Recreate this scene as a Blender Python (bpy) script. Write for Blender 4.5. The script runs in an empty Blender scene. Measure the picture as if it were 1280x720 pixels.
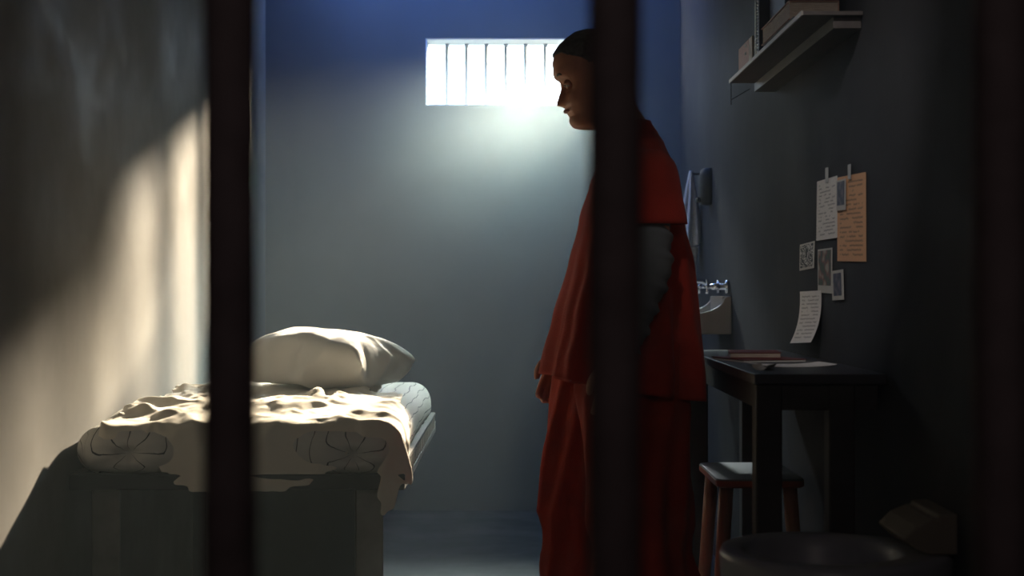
import bpy, bmesh, math, random
import numpy as np
from mathutils import Vector, Matrix, noise
random.seed(7)
PI = math.pi
C = bpy.context.scene.collection
sc = bpy.context.scene

# ------------------------------------------------------------ camera, sky, lamps, exposure
CAM_Z = 1.03; XR_ = .778
FPX = 2000.0
cam_d = bpy.data.cameras.new('camera'); cam = bpy.data.objects.new('camera', cam_d); C.objects.link(cam)
cam.location = (0, 0, CAM_Z); cam.rotation_euler = (PI / 2, 0, 0)
cam_d.sensor_width = 36; cam_d.lens = 36 * FPX / 1280; cam_d.clip_start = .05
cam_d.dof.use_dof = True; cam_d.dof.focus_distance = 4.6; cam_d.dof.aperture_fstop = 4.6
sc.camera = cam
sc.view_settings.view_transform = 'Standard'; sc.view_settings.look = 'None'
sc.view_settings.gamma = 1; sc.view_settings.use_curve_mapping = False
sc.view_settings.exposure = 0.0
sc.cycles.volume_bounces = 1
sc.cycles.max_bounces = 8
sc.cycles.sample_clamp_indirect = 6

SKY = 7.0
w = bpy.data.worlds.new('daylight'); sc.world = w; w.use_nodes = True
bg = w.node_tree.nodes['Background']
wt = w.node_tree
wc_ = wt.nodes.new('ShaderNodeTexCoord'); wsep = wt.nodes.new('ShaderNodeSeparateXYZ'); wt.links.new(wc_.outputs['Generated'], wsep.inputs[0])
wr_ = wt.nodes.new('ShaderNodeValToRGB'); wt.links.new(wsep.outputs[2], wr_.inputs[0])     # dark ground below, bright overcast sky above
wr_.color_ramp.elements[0].position = 0; wr_.color_ramp.elements[0].color = (.03, .035, .04, 1)
wr_.color_ramp.elements[1].position = .03; wr_.color_ramp.elements[1].color = (.68, .86, 1, 1)
wt.links.new(wr_.outputs[0], bg.inputs[0]); bg.inputs[1].default_value = SKY

def lamp(name, kind, loc, energy, color, **k):
    d = bpy.data.lights.new(name, kind); d.energy = energy; d.color = color
    for a, b in k.items(): setattr(d, a, b)
    o = bpy.data.objects.new(name, d); C.objects.link(o); o.location = loc
    return o
def aim(o, p):
    o.rotation_euler = (Vector(p) - o.location).to_track_quat('-Z', 'Y').to_euler()
# low sun coming in through the barred window
sun_low = lamp('window_sunlight', 'SPOT', (.80, 9.59, 2.807), 18000, (1, .85, .62), shadow_soft_size=.05, spot_size=math.radians(24), spot_blend=1)
aim(sun_low, (.80 - .25 * 3, 9.59 - .968 * 3, 2.807 - .52 * 3))
sun_near = lamp('window_sunlight_steep', 'SPOT', (.754, 8.0, 2.316), 3000, (1, .86, .64), shadow_soft_size=.022, spot_size=math.radians(64), spot_blend=1)
aim(sun_near, (.754 - 1.9, 8.0 - 2.35, 2.316 - .75))
# added cool lamp just outside the window, makes the glow in the haze
glow_lamp = lamp('window_glow_lamp', 'AREA', (.50, 7.95, 2.45), 190, (.80, 1, .96), shape='RECTANGLE', size=.35, size_y=.2, spread=math.radians(100))
aim(glow_lamp, (.12, 7.45, 2.03))
# unseen cool fill lamp outside, added to brighten pillow and head of the bed
pillow_fill = lamp('pillow_fill_lamp', 'AREA', (.25, 9.2, 2.95), 24, (.86, .95, 1), shape='RECTANGLE', size=.3, size_y=.15, spread=math.radians(60))
aim(pillow_fill, (.0, 7.45, 2.05))
port = lamp('window_portal', 'AREA', (.06, 7.60, 2.03), 1, (1, 1, 1), shape='RECTANGLE', size=.92, size_y=.32)
port.rotation_euler = (-PI / 2, 0, 0)
port.data.cycles.is_portal = True
# faint fill added in the corridor, lifts the dark bars
corridor = lamp('corridor_fill', 'AREA', (.1, -.9, 2.3), 4.5, (1, .84, .80), shape='RECTANGLE', size=1.0, size_y=.3)
aim(corridor, (0, 1.2, .9))
# unseen spot added as fill to brighten the notes on the right wall
side = lamp('notes_fill_spot', 'SPOT', (-.30, 1.7, 2.6), 80, (1, .95, .92), shadow_soft_size=.04, spot_size=math.radians(24), spot_blend=1)
aim(side, (XR_, 3.62, 1.26))
# blue fill light added out of view, tints the upper back wall
blue = lamp('blue_fill_light', 'AREA', (-.28, 6.80, 2.72), 25, (.13, .30, .95), shape='RECTANGLE', size=1.3, size_y=.25)
aim(blue, (.0, 7.3, 2.2))

# ------------------------------------------------------------ materials
def srgb(h):
    h = h.lstrip('#'); v = [int(h[i:i + 2], 16) / 255 for i in (0, 2, 4)]
    return tuple(((x / 12.92) if x <= .04045 else ((x + .055) / 1.055) ** 2.4) for x in v) + (1,)
def mat(name, col, rough=.7, var=0, vscale=6, bump=0, bscale=20, metal=0, spec=.5, col2=None, coord='Object', sheen=0, sss=0, stretch=None, rvar=0):
    m = bpy.data.materials.new(name); m.use_nodes = True
    nt = m.node_tree; b = nt.nodes['Principled BSDF']; L = nt.links
    c = col if len(col) == 4 else (*col, 1)
    b.inputs['Base Color'].default_value = c; b.inputs['Roughness'].default_value = rough
    b.inputs['Metallic'].default_value = metal; b.inputs['Specular IOR Level'].default_value = spec
    if sheen: b.inputs['Sheen Weight'].default_value = sheen
    if sss: b.inputs['Subsurface Weight'].default_value = sss; b.inputs['Subsurface Radius'].default_value = (.01, .004, .002)
    if var or bump or col2 or rvar:
        tc = nt.nodes.new('ShaderNodeTexCoord'); src = tc.outputs[coord]
        if stretch:
            mp = nt.nodes.new('ShaderNodeMapping'); mp.inputs['Scale'].default_value = stretch
            L.new(src, mp.inputs[0]); src = mp.outputs[0]
        n = nt.nodes.new('ShaderNodeTexNoise'); n.inputs['Scale'].default_value = vscale; n.inputs['Detail'].default_value = 6
        n.inputs['Roughness'].default_value = .62
        L.new(src, n.inputs['Vector'])
        if var or col2:
            mx = nt.nodes.new('ShaderNodeMix'); mx.data_type = 'RGBA'
            c2 = col2 or tuple(x * (1 - var) for x in c[:3]) + (1,)
            mx.inputs[6].default_value = c; mx.inputs[7].default_value = c2
            rp = nt.nodes.new('ShaderNodeValToRGB'); rp.color_ramp.elements[0].position = .35; rp.color_ramp.elements[1].position = .65
            L.new(n.outputs[0], rp.inputs[0]); L.new(rp.outputs[0], mx.inputs[0]); L.new(mx.outputs[2], b.inputs['Base Color'])
        if rvar:
            mr = nt.nodes.new('ShaderNodeMapRange'); mr.inputs[1].default_value = .35; mr.inputs[2].default_value = .65
            mr.inputs[3].default_value = rough - rvar; mr.inputs[4].default_value = rough + rvar
            L.new(n.outputs[0], mr.inputs[0]); L.new(mr.outputs[0], b.inputs['Roughness'])
        if bump:
            n2 = nt.nodes.new('ShaderNodeTexNoise'); n2.inputs['Scale'].default_value = bscale; n2.inputs['Detail'].default_value = 5
            L.new(src, n2.inputs['Vector'])
            bp = nt.nodes.new('ShaderNodeBump'); bp.inputs['Strength'].default_value = bump; bp.inputs['Distance'].default_value = .01
            L.new(n2.outputs[0], bp.inputs['Height']); L.new(bp.outputs[0], b.inputs['Normal'])
    return m
M = {}
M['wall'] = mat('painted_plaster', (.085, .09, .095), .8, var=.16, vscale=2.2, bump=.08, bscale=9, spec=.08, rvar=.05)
M['wallR'] = mat('painted_plaster_shaded', (.045, .046, .052), .8, var=.16, vscale=2.2, bump=.08, bscale=9, spec=.08, rvar=.05)  # same wall paint, darkened to put the right side's shade into the colour
M['wallL'] = mat('painted_plaster_glossy_lit', (.21, .204, .192), .7, var=.14, vscale=2.0, bump=.08, bscale=7, spec=.12, rvar=.2)  # same wall paint, lightened: part of the sunlit brightness sits in the colour
M['floor'] = mat('worn_concrete', (.032, .033, .035), .6, var=.35, vscale=3.5, bump=.12, bscale=14, rvar=.1)
M['ceil'] = mat('ceiling_paint', (.22, .23, .24), .8, var=.1)
M['bar'] = mat('dark_bar_paint', (.10, .078, .082), .75, var=.3, vscale=30, bump=.1, bscale=60, spec=.25)
M['wbar'] = mat('window_bar_paint', (.16, .19, .22), .5, var=.2, vscale=20)
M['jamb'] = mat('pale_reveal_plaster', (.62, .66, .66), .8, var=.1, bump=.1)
M['sheet'] = mat('cream_cotton', (.74, .69, .58), .9, var=.05, vscale=8, bump=.12, bscale=38, spec=.2, sheen=.2)
M['pillow'] = mat('white_cotton', (.70, .71, .70), .9, var=.05, vscale=8, bump=.10, bscale=22, spec=.2, sheen=.2)
M['frame'] = mat('dark_steel', (.016, .018, .021), .75, var=.3, vscale=15, spec=.2)
M['leg'] = mat('grey_painted_steel', (.24, .23, .215), .6, var=.25, vscale=14, bump=.05)
M['spring'] = mat('pale_painted_steel', (.55, .52, .46), .5, var=.2, vscale=20)
M['orange'] = mat('orange_red_cotton', (.46, .038, .02), .85, var=.25, vscale=9, bump=.2, bscale=260, spec=.2, sheen=.06)
M['orange2'] = mat('orange_red_trouser_cotton', (.42, .036, .018), .85, var=.25, vscale=9, bump=.2, bscale=260, spec=.2, sheen=.06)
M['under'] = mat('grey_white_knit', (.20, .22, .23), .9, var=.15, bump=.2, bscale=200)
M['skin'] = mat('skin', (.66, .31, .20), .5, var=.18, vscale=22, bump=.06, bscale=120, sss=.12)
M['hair'] = mat('cropped_grey_hair', (.16, .145, .14), .75, var=.45, vscale=120, bump=.5, bscale=500)
M['eye'] = mat('eye_white', (.55, .5, .46), .2)
M['iris'] = mat('dark_iris', (.02, .015, .01), .15)
M['shoe'] = mat('dark_canvas_shoe', (.03, .03, .035), .8, var=.2)
M['sole'] = mat('white_rubber', (.5, .5, .48), .7, var=.1)
M['darkwood'] = mat('black_stained_wood', (.018, .013, .014), .55, var=.5, vscale=8, stretch=(1, 6, 6), bump=.06)
M['tabletop'] = mat('dark_table_laminate', (.03, .03, .038), .45, var=.3, vscale=10)
M['lightwood'] = mat('turned_birch', (.36, .20, .12), .55, var=.35, vscale=10, stretch=(8, 8, 1), bump=.05)
M['seat'] = mat('pale_stool_seat', (.09, .098, .092), .6, var=.15, vscale=9)
M['seatedge'] = mat('orange_brown_edge_wood', (.34, .075, .03), .5, var=.3, vscale=14)
M['ceramic'] = mat('old_ceramic', (.50, .47, .43), .32, var=.18, vscale=7)
M['chrome'] = mat('chrome', (.75, .77, .8), .14, metal=1)
M['steelwc'] = mat('glazed_grey_toilet', (.27, .28, .31), .4, var=.2, vscale=6)
M['cistern'] = mat('beige_cistern_plastic', (.17, .145, .11), .7, var=.2, vscale=6)
M['towel'] = mat('grey_terry', (.60, .63, .68), .95, var=.2, vscale=30, bump=.5, bscale=300)
M['black'] = mat('black_plastic', (.012, .012, .014), .75, var=.2)
M['shelf'] = mat('brown_grey_shelf_board', (.10, .085, .08), .6, var=.3, vscale=6, stretch=(6, 1, 6))
M['shelfedge'] = mat('pale_shelf_edge', (.45, .42, .38), .6, var=.2)
M['paper'] = mat('white_paper', (.55, .54, .50), .8, var=.08)
M['pages'] = mat('book_pages', (.42, .34, .27), .8, var=.35, vscale=40, stretch=(1, 1, 12))
M['kraft'] = mat('kraft_paper', (.42, .27, .17), .8, var=.12)
M['boxbrown'] = mat('brown_card', (.36, .20, .15), .7, var=.12)
M['navy'] = mat('navy_book_cover', (.018, .022, .045), .5, var=.2)
M['olive'] = mat('olive_book_cover', (.16, .15, .07), .6, var=.3)
M['red'] = mat('dark_red_cover', (.16, .03, .025), .6, var=.2)
M['tape'] = mat('grey_tape', (.42, .41, .39), .5, var=.1)
M['drain'] = mat('soap', (.7, .72, .7), .4)

# ------------------------------------------------------------ helpers
def obj(name, bm, m, parent=None, smooth=False, bevel=0, seg=2):
    me = bpy.data.meshes.new(name); bmesh.ops.recalc_face_normals(bm, faces=bm.faces)
    bm.to_mesh(me); bm.free()
    o = bpy.data.objects.new(name, me); C.objects.link(o)
    for k in (m if isinstance(m, (list, tuple)) else [m]): me.materials.append(k)
    if parent: o.parent = parent
    if smooth: me.polygons.foreach_set('use_smooth', [True] * len(me.polygons))
    if bevel:
        b = o.modifiers.new('edge', 'BEVEL'); b.width = bevel; b.segments = seg; b.limit_method = 'ANGLE'; b.angle_limit = math.radians(35)
    return o
def tag(o, label=None, cat=None, group=None, kind=None):
    for k, v in (('label', label), ('category', cat), ('group', group), ('kind', kind)):
        if v: o[k] = v
    return o
def thing(name, label, cat, loc=(0, 0, 0), group=None, rz=0):
    o = bpy.data.objects.new(name, None); C.objects.link(o); o.location = loc; o.rotation_euler = (0, 0, rz); o.empty_display_size = .05
    return tag(o, label, cat, group)
def box(bm, x0, x1, y0, y1, z0, z1, mi=0, mtx=None):
    vs = [bm.verts.new((x, y, z)) for x in (x0, x1) for y in (y0, y1) for z in (z0, z1)]
    if mtx:
        for v in vs: v.co = mtx @ v.co
    for f in ((0, 1, 3, 2), (4, 6, 7, 5), (0, 4, 5, 1), (2, 3, 7, 6), (0, 2, 6, 4), (1, 5, 7, 3)):
        bm.faces.new([vs[i] for i in f]).material_index = mi
    return vs
def BM(): return bmesh.new()
def bx(x0, x1, y0, y1, z0, z1):
    b = BM(); box(b, x0, x1, y0, y1, z0, z1); return b
def tube(bm, pts, rads, n=12, cap=True):
    """tapered tube through points"""
    pts = [Vector(p) for p in pts]; rings = []
    up = None
    for i, p in enumerate(pts):
        d = (pts[min(i + 1, len(pts) - 1)] - pts[max(i - 1, 0)]).normalized()
        if up is None:
            up = d.orthogonal().normalized()
        up = (up - d * up.dot(d)).normalized(); s = d.cross(up)
        r = rads[i] if isinstance(rads, (list, tuple)) else rads
        rings.append([bm.verts.new(p + (up * math.cos(a) + s * math.sin(a)) * r) for a in [2 * PI * k / n for k in range(n)]])
    for a, b in zip(rings, rings[1:]):
        for k in range(n): bm.faces.new((a[k], a[(k + 1) % n], b[(k + 1) % n], b[k]))
    if cap: bm.faces.new(rings[0][::-1]); bm.faces.new(rings[-1])
    return rings
def loft(bm, rings, cap=True, closed=True):
    R = [[bm.verts.new(p) for p in r] for r in rings]; n = len(R[0])
    for a, b in zip(R, R[1:]):
        for k in range(n if closed else n - 1): bm.faces.new((a[k], a[(k + 1) % n], b[(k + 1) % n], b[k]))
    if cap: bm.faces.new(R[0][::-1]); bm.faces.new(R[-1])
    return R
def prism(bm, poly, y0, y1, axis='y', mi=0):
    """extrude a 2-d polygon; axis y: poly is (x,z)"""
    f = {'y': lambda a, b, t: (a, t, b), 'z': lambda a, b, t: (a, b, t), 'x': lambda a, b, t: (t, a, b)}[axis]
    A = [bm.verts.new(f(a, b, y0)) for a, b in poly]; B = [bm.verts.new(f(a, b, y1)) for a, b in poly]
    n = len(poly)
    bm.faces.new(A[::-1]).material_index = mi; bm.faces.new(B).material_index = mi
    for k in range(n): bm.faces.new((A[k], A[(k + 1) % n], B[(k + 1) % n], B[k])).material_index = mi
def interp(tab, z):
    """rows (z, a, b, ...) ascending z; smooth interpolation"""
    if z <= tab[0][0]: return tab[0][1:]
    for a, b in zip(tab, tab[1:]):
        if z <= b[0]:
            t = (z - a[0]) / (b[0] - a[0]); t = t * t * (3 - 2 * t) * .5 + t * .5
            return tuple(p + (q - p) * t for p, q in zip(a[1:], b[1:]))
    return tab[-1][1:]

# ------------------------------------------------------------ the room
XL, XR, YB, ZC = -1.14, .778, 7.4, 2.78
WX0, WX1, WZ0, WZ1 = -.40, .52, 1.874, 2.186
YO = 7.58
def structure(name, bm, m, **k):
    return tag(obj(name, bm, m, **k), kind='structure')
structure('floor', bx(XL - .3, XR + .3, -1.6, YO, -.1, 0), M['floor'])
structure('ceiling', bx(XL - .3, XR + .3, -1.6, YO, ZC, ZC + .1), M['ceil'])
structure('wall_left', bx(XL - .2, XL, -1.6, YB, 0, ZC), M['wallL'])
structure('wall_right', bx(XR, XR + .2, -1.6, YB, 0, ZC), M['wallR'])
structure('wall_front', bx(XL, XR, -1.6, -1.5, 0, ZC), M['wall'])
bm = BM()
X0, X1 = XL - .2, XR + .2
box(bm, X0, X1, YB, YO, 0, WZ0); box(bm, X0, X1, YB, YO, WZ1, ZC)
box(bm, X0, WX0, YB, YO, WZ0, WZ1); box(bm, WX1, X1, YB, YO, WZ0, WZ1)
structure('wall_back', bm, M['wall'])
wn = bpy.data.objects.new('window_1', None); C.objects.link(wn); wn.location = (.06, YB, 2.03); wn['kind'] = 'structure'
bm = BM(); t = .006
box(bm, WX0, WX1, YB + .004, YO, WZ1 - t, WZ1); box(bm, WX0, WX1, YB + .004, YO, WZ0, WZ0 + t)
box(bm, WX0, WX0 + t, YB + .004, YO, WZ0 + t, WZ1 - t); box(bm, WX1 - t, WX1, YB + .004, YO, WZ0 + t, WZ1 - t)
o = obj('window_reveal', bm, M['jamb']); o.parent = wn; o.matrix_parent_inverse = Matrix.Translation(-wn.location)
for k in range(9):
    x = WX0 + .0925 * (k + 1) + .002
    b = BM(); tube(b, [(x, YO - .045, WZ0), (x, YO - .045, WZ1)], .0105, 14)
    o = obj('window_bar', b, M['wbar'], smooth=False); o.parent = wn; o.matrix_parent_inverse = Matrix.Translation(-wn.location)

# the cell's barred front
YG = .9
gate = thing('cell_front_grille', 'row of thick black vertical steel bars closing the front of the cell', 'cell bars', (0, YG, 0))
for k in range(-4, 3):
    x = .058 + .2165 * k
    b = BM(); tube(b, [(x, 0, .02), (x, 0, ZC - .03)], .0152, 24)
    obj('bar', b, M['bar'], gate, smooth=True)
b = BM(); tube(b, [(.058 + .2165 + .2165, 0, .02), (.058 + .433, 0, ZC - .03)], .0152, 24); obj('bar', b, M['bar'], gate, smooth=True)
b = BM(); box(b, XL, XR, -.025, .025, 0, .04); obj('bottom_rail', b, M['bar'], gate, bevel=.003)
b = BM(); box(b, XL, XR, -.025, .025, ZC - .05, ZC); obj('top_rail', b, M['bar'], gate, bevel=.003)

# ------------------------------------------------------------ bed
BX0, BX1, BY0, BY1 = -1.125, -.285, 4.09, 5.72
MZ0, MZ1 = .555, .705
def end_dip(y):
    """the mattress slopes down towards its near end"""
    t = max(0, min(1, (4.55 - y) / .46)); return .030 * t * t * (3 - 2 * t)
def mattress_mesh():
    """rounded slab; attribute 'stripe' runs across it and gathers to a pinch near each corner of the near end"""
    cx, cy, cz = (BX0 + BX1) / 2, (BY0 + BY1) / 2, (MZ0 + MZ1) / 2
    hx, hy, hz = (BX1 - BX0) / 2, (BY1 - BY0) / 2, (MZ1 - MZ0) / 2
    r = .068
    bm = BM(); vals = []
    def add_face_grid(axis, sgn, nu, nv):
        g = []
        for i in range(nu + 1):
            row = []
            for j in range(nv + 1):
                a = -1 + 2 * i / nu; b_ = -1 + 2 * j / nv
                if axis == 2: p = Vector((a * hx, b_ * hy, sgn * hz))
                elif axis == 1: p = Vector((a * hx, sgn * hy, b_ * hz))
                else: p = Vector((sgn * hx, a * hy, b_ * hz))
                row.append(bm.verts.new(p))
            g.append(row)
        for i in range(nu):
            for j in range(nv):
                bm.faces.new((g[i][j], g[i + 1][j], g[i + 1][j + 1], g[i][j + 1]))
    add_face_grid(2, 1, 60, 100); add_face_grid(2, -1, 60, 100)
    add_face_grid(1, 1, 60, 14); add_face_grid(1, -1, 60, 14)
    add_face_grid(0, 1, 100, 14); add_face_grid(0, -1, 100, 14)
    bmesh.ops.remove_doubles(bm, verts=bm.verts, dist=1e-5)
    lay = bm.verts.layers.float.new('stripe')
    pinch = [Vector((-.98, 0, .628)), Vector((-.405, 0, .622))]
    for v in bm.verts:
        p = v.co.copy(); raw = p.copy()
        q = Vector((max(-hx + r, min(hx - r, p.x)), max(-hy + r, min(hy - r, p.y)), max(-hz + r, min(hz - r, p.z))))
        d = p - q
        if d.length > 1e-6: p = q + d.normalized() * r
        wv = Vector((p.x + cx, p.y + cy, p.z + cz))
        s = wv.x
        if abs(raw.x) > hx * .94: s = wv.x + math.copysign(1, raw.x) * (MZ1 - wv.z) * .9
        # pinches on the near end
        if raw.y < -hy + .2:
            for c in pinch:
                rr = math.hypot(wv.x - c.x, (wv.z - c.z) * 1.3); fw = max(0, 1 - (wv.y - BY0) / .16)
                f = max(0, 1 - rr / .13) * fw
                if f > 0:
                    wv.y += .035 * max(0, 1 - rr / .035) ** 1.0 * fw
                    wv.y -= .018 * math.sin(min(1, rr / .13) * PI) * fw
                    ang = math.atan2(wv.x - c.x, wv.z - c.z)
                    a = min(1, f * 2.2); s = s * (1 - a) + (c.x + ang * .055) * a
                    wv.y += .006 * math.cos(ang * 9) * f
            m_ = max(0, 1 - abs(wv.x + .69) / .2) * max(0, 1 - (wv.y - BY0) / .05)
            wv.y += .02 * m_
        wv.z += .006 * noise.noise(Vector((wv.x * 5, wv.y * 4, 3))) - .006
        wv.x += .006 * noise.noise(Vector((wv.z * 9, wv.y * 5, 8)))
        wv.z -= end_dip(wv.y) * (wv.z - MZ0 + .02) / (MZ1 - MZ0 + .02)
        v[lay] = s
        v.co = wv
    return bm
mm = bpy.data.materials.new('striped_ticking'); mm.use_nodes = True
nt = mm.node_tree; b = nt.nodes['Principled BSDF']; b.inputs['Roughness'].default_value = .9; b.inputs['Specular IOR Level'].default_value = .2
at = nt.nodes.new('ShaderNodeAttribute'); at.attribute_name = 'stripe'
tc = nt.nodes.new('ShaderNodeTexCoord'); nz = nt.nodes.new('ShaderNodeTexNoise'); nz.inputs['Scale'].default_value = 7; nz.inputs['Detail'].default_value = 4
nt.links.new(tc.outputs['Object'], nz.inputs[0])
def mth(op, a, b_=None, c=None):
    n = nt.nodes.new('ShaderNodeMath'); n.operation = op
    for i, v in enumerate((a, b_, c)):
        if v is None: continue
        if isinstance(v, (int, float)): n.inputs[i].default_value = v
        else: nt.links.new(v, n.inputs[i])
    return n.outputs[0]
v = mth('MULTIPLY_ADD', nz.outputs[0], .028, at.outputs['Fac'])
v = mth('DIVIDE', v, .043); v = mth('FRACT', v); v = mth('SUBTRACT', v, .5); v = mth('ABSOLUTE', v)
v = mth('LESS_THAN', v, .034)
mx = nt.nodes.new('ShaderNodeMix'); mx.data_type = 'RGBA'; mx.inputs[6].default_value = (.58, .57, .53, 1); mx.inputs[7].default_value = (.035, .035, .04, 1)
nt.links.new(v, mx.inputs[0]); nt.links.new(mx.outputs[2], b.inputs['Base Color'])
M['ticking'] = mm

bed = thing('prison_bed', 'steel bunk frame with a slatted edge and flat grey legs by the left wall', 'bed', ((BX0 + BX1) / 2, BY0, 0))
bed_off = Matrix.Translation((-(BX0 + BX1) / 2, -BY0, 0))
def bedpart(name, bm, m, **k):
    bmesh.ops.transform(bm, matrix=bed_off, verts=bm.verts); return obj(name, bm, m, bed, **k)
bm = BM()
box(bm, BX0 - .005, BX1 + .012, BY0 - .015, BY0 + .03, .515, .555)
box(bm, BX0 - .005, BX1 + .012, BY1 - .03, BY1 + .015, .515, .555)
box(bm, XL + .001, BX0 + .03, BY0 + .03, BY1 - .03, .515, .555)
box(bm, BX1 - .025, BX1 + .012, BY0 + .03, BY1 - .03, .515, .535)
bedpart('side_frame', bm, M['frame'], bevel=.004)
bm = BM(); box(bm, BX0 + .03, BX1 - .025, BY0 + .03, BY1 - .03, .53, .545); bedpart('base_plate', bm, M['frame'])
bm = BM(); box(bm, XL + .0002, -.52, BY1 - .012, BY1 - .004, .0, .515); bedpart('light_block_panel', bm, M['frame'], bevel=.002)  # plate added to block light and keep the space under the bed dark
bm = BM(); box(bm, BX1 - .005, BX1 + .012, BY0 + .03, BY1, .575, .585); bedpart('upper_rail', bm, M['frame'])
for k in range(22):
    y = BY0 + .06 + k * .072
    bm = BM(); box(bm, BX1 - .004, BX1 + .011, y, y + .022, .535, .575); bedpart('rail_link', bm, M['spring'])
for x in (BX0 + .045, BX1 - .118):
    for y in (BY0 + .02, BY1 - .06):
        if y > 5 and x > -1: x = -.555
        bm = BM(); box(bm, x, x + .072, y, y + .012, 0, .515); box(bm, x, x + .006, y, y + .05, 0, .515)
        o = bedpart('leg', bm, M['leg'], bevel=.002)
        if x < -1: pass
mo = obj('mattress', mattress_mesh(), M['ticking'], smooth=True)
tag(mo, 'thin white mattress with dark wavy stripes and pinched rounded end corners on the bunk', 'mattress')
# ---- cloth grids
PNX, PNY, PW, PH = 34, 26, .51, .40
SHEET_STEP = .0175
def pillow_grid():
    top = {}; bot = {}; P = []; F = []
    for i in range(PNX + 1):
        for j in range(PNY + 1):
            x = (i / PNX - .5) * PW; y = (j / PNY - .5) * PH
            edge = i in (0, PNX) or j in (0, PNY)
            top[i, j] = len(P); P.append((x, y, 0 if edge else .012))
            if edge: bot[i, j] = top[i, j]
            else: bot[i, j] = len(P); P.append((x, y, -.012))
    for i in range(PNX):
        for j in range(PNY):
            for d, flip in ((top, False), (bot, True)):
                q = [d[i, j], d[i + 1, j], d[i + 1, j + 1], d[i, j + 1]]
                if len(set(q)) == 4: F.append(q[::-1] if flip else q)
    return P, F
HANG = [(-1.14, .02), (-1.05, .035), (-.98, .08), (-.92, .12), (-.85, .145), (-.62, .15), (-.53, .13), (-.46, .09), (-.40, .04), (-.34, .02), (-.305, .04), (-.285, .13), (-.26, .19), (-.23, .19), (-.20, .08)]
def sheet_grid():
    g = {}; P = []; F = []
    nx = int((1.15 - .18) / SHEET_STEP) + 1; ny = int((5.42 - 3.72) / SHEET_STEP) + 1
    inside = set()
    for i in range(nx):
        for j in range(ny):
            x = -1.15 + i * SHEET_STEP; y = 3.72 + j * SHEET_STEP
            near_limit = BY0 - float(np.interp(x, [p[0] for p in HANG], [p[1] for p in HANG]))
            if y < near_limit: continue
            if x > -.30 and y > 4.36 + (-.20 - x) * 2.2: continue
            if x > -.40 and y > 5.0: continue
            inside.add((i, j))
    quads = [(i, j) for (i, j) in sorted(inside) if (i + 1, j) in inside and (i, j + 1) in inside and (i + 1, j + 1) in inside]
    for (i, j) in quads:
        q = []
        for k in ((i, j), (i + 1, j), (i + 1, j + 1), (i, j + 1)):
            if k not in g: g[k] = len(P); P.append((-1.15 + k[0] * SHEET_STEP, 3.72 + k[1] * SHEET_STEP, 0))
            q.append(g[k])
        F.append(q)
    return P, F
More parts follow.
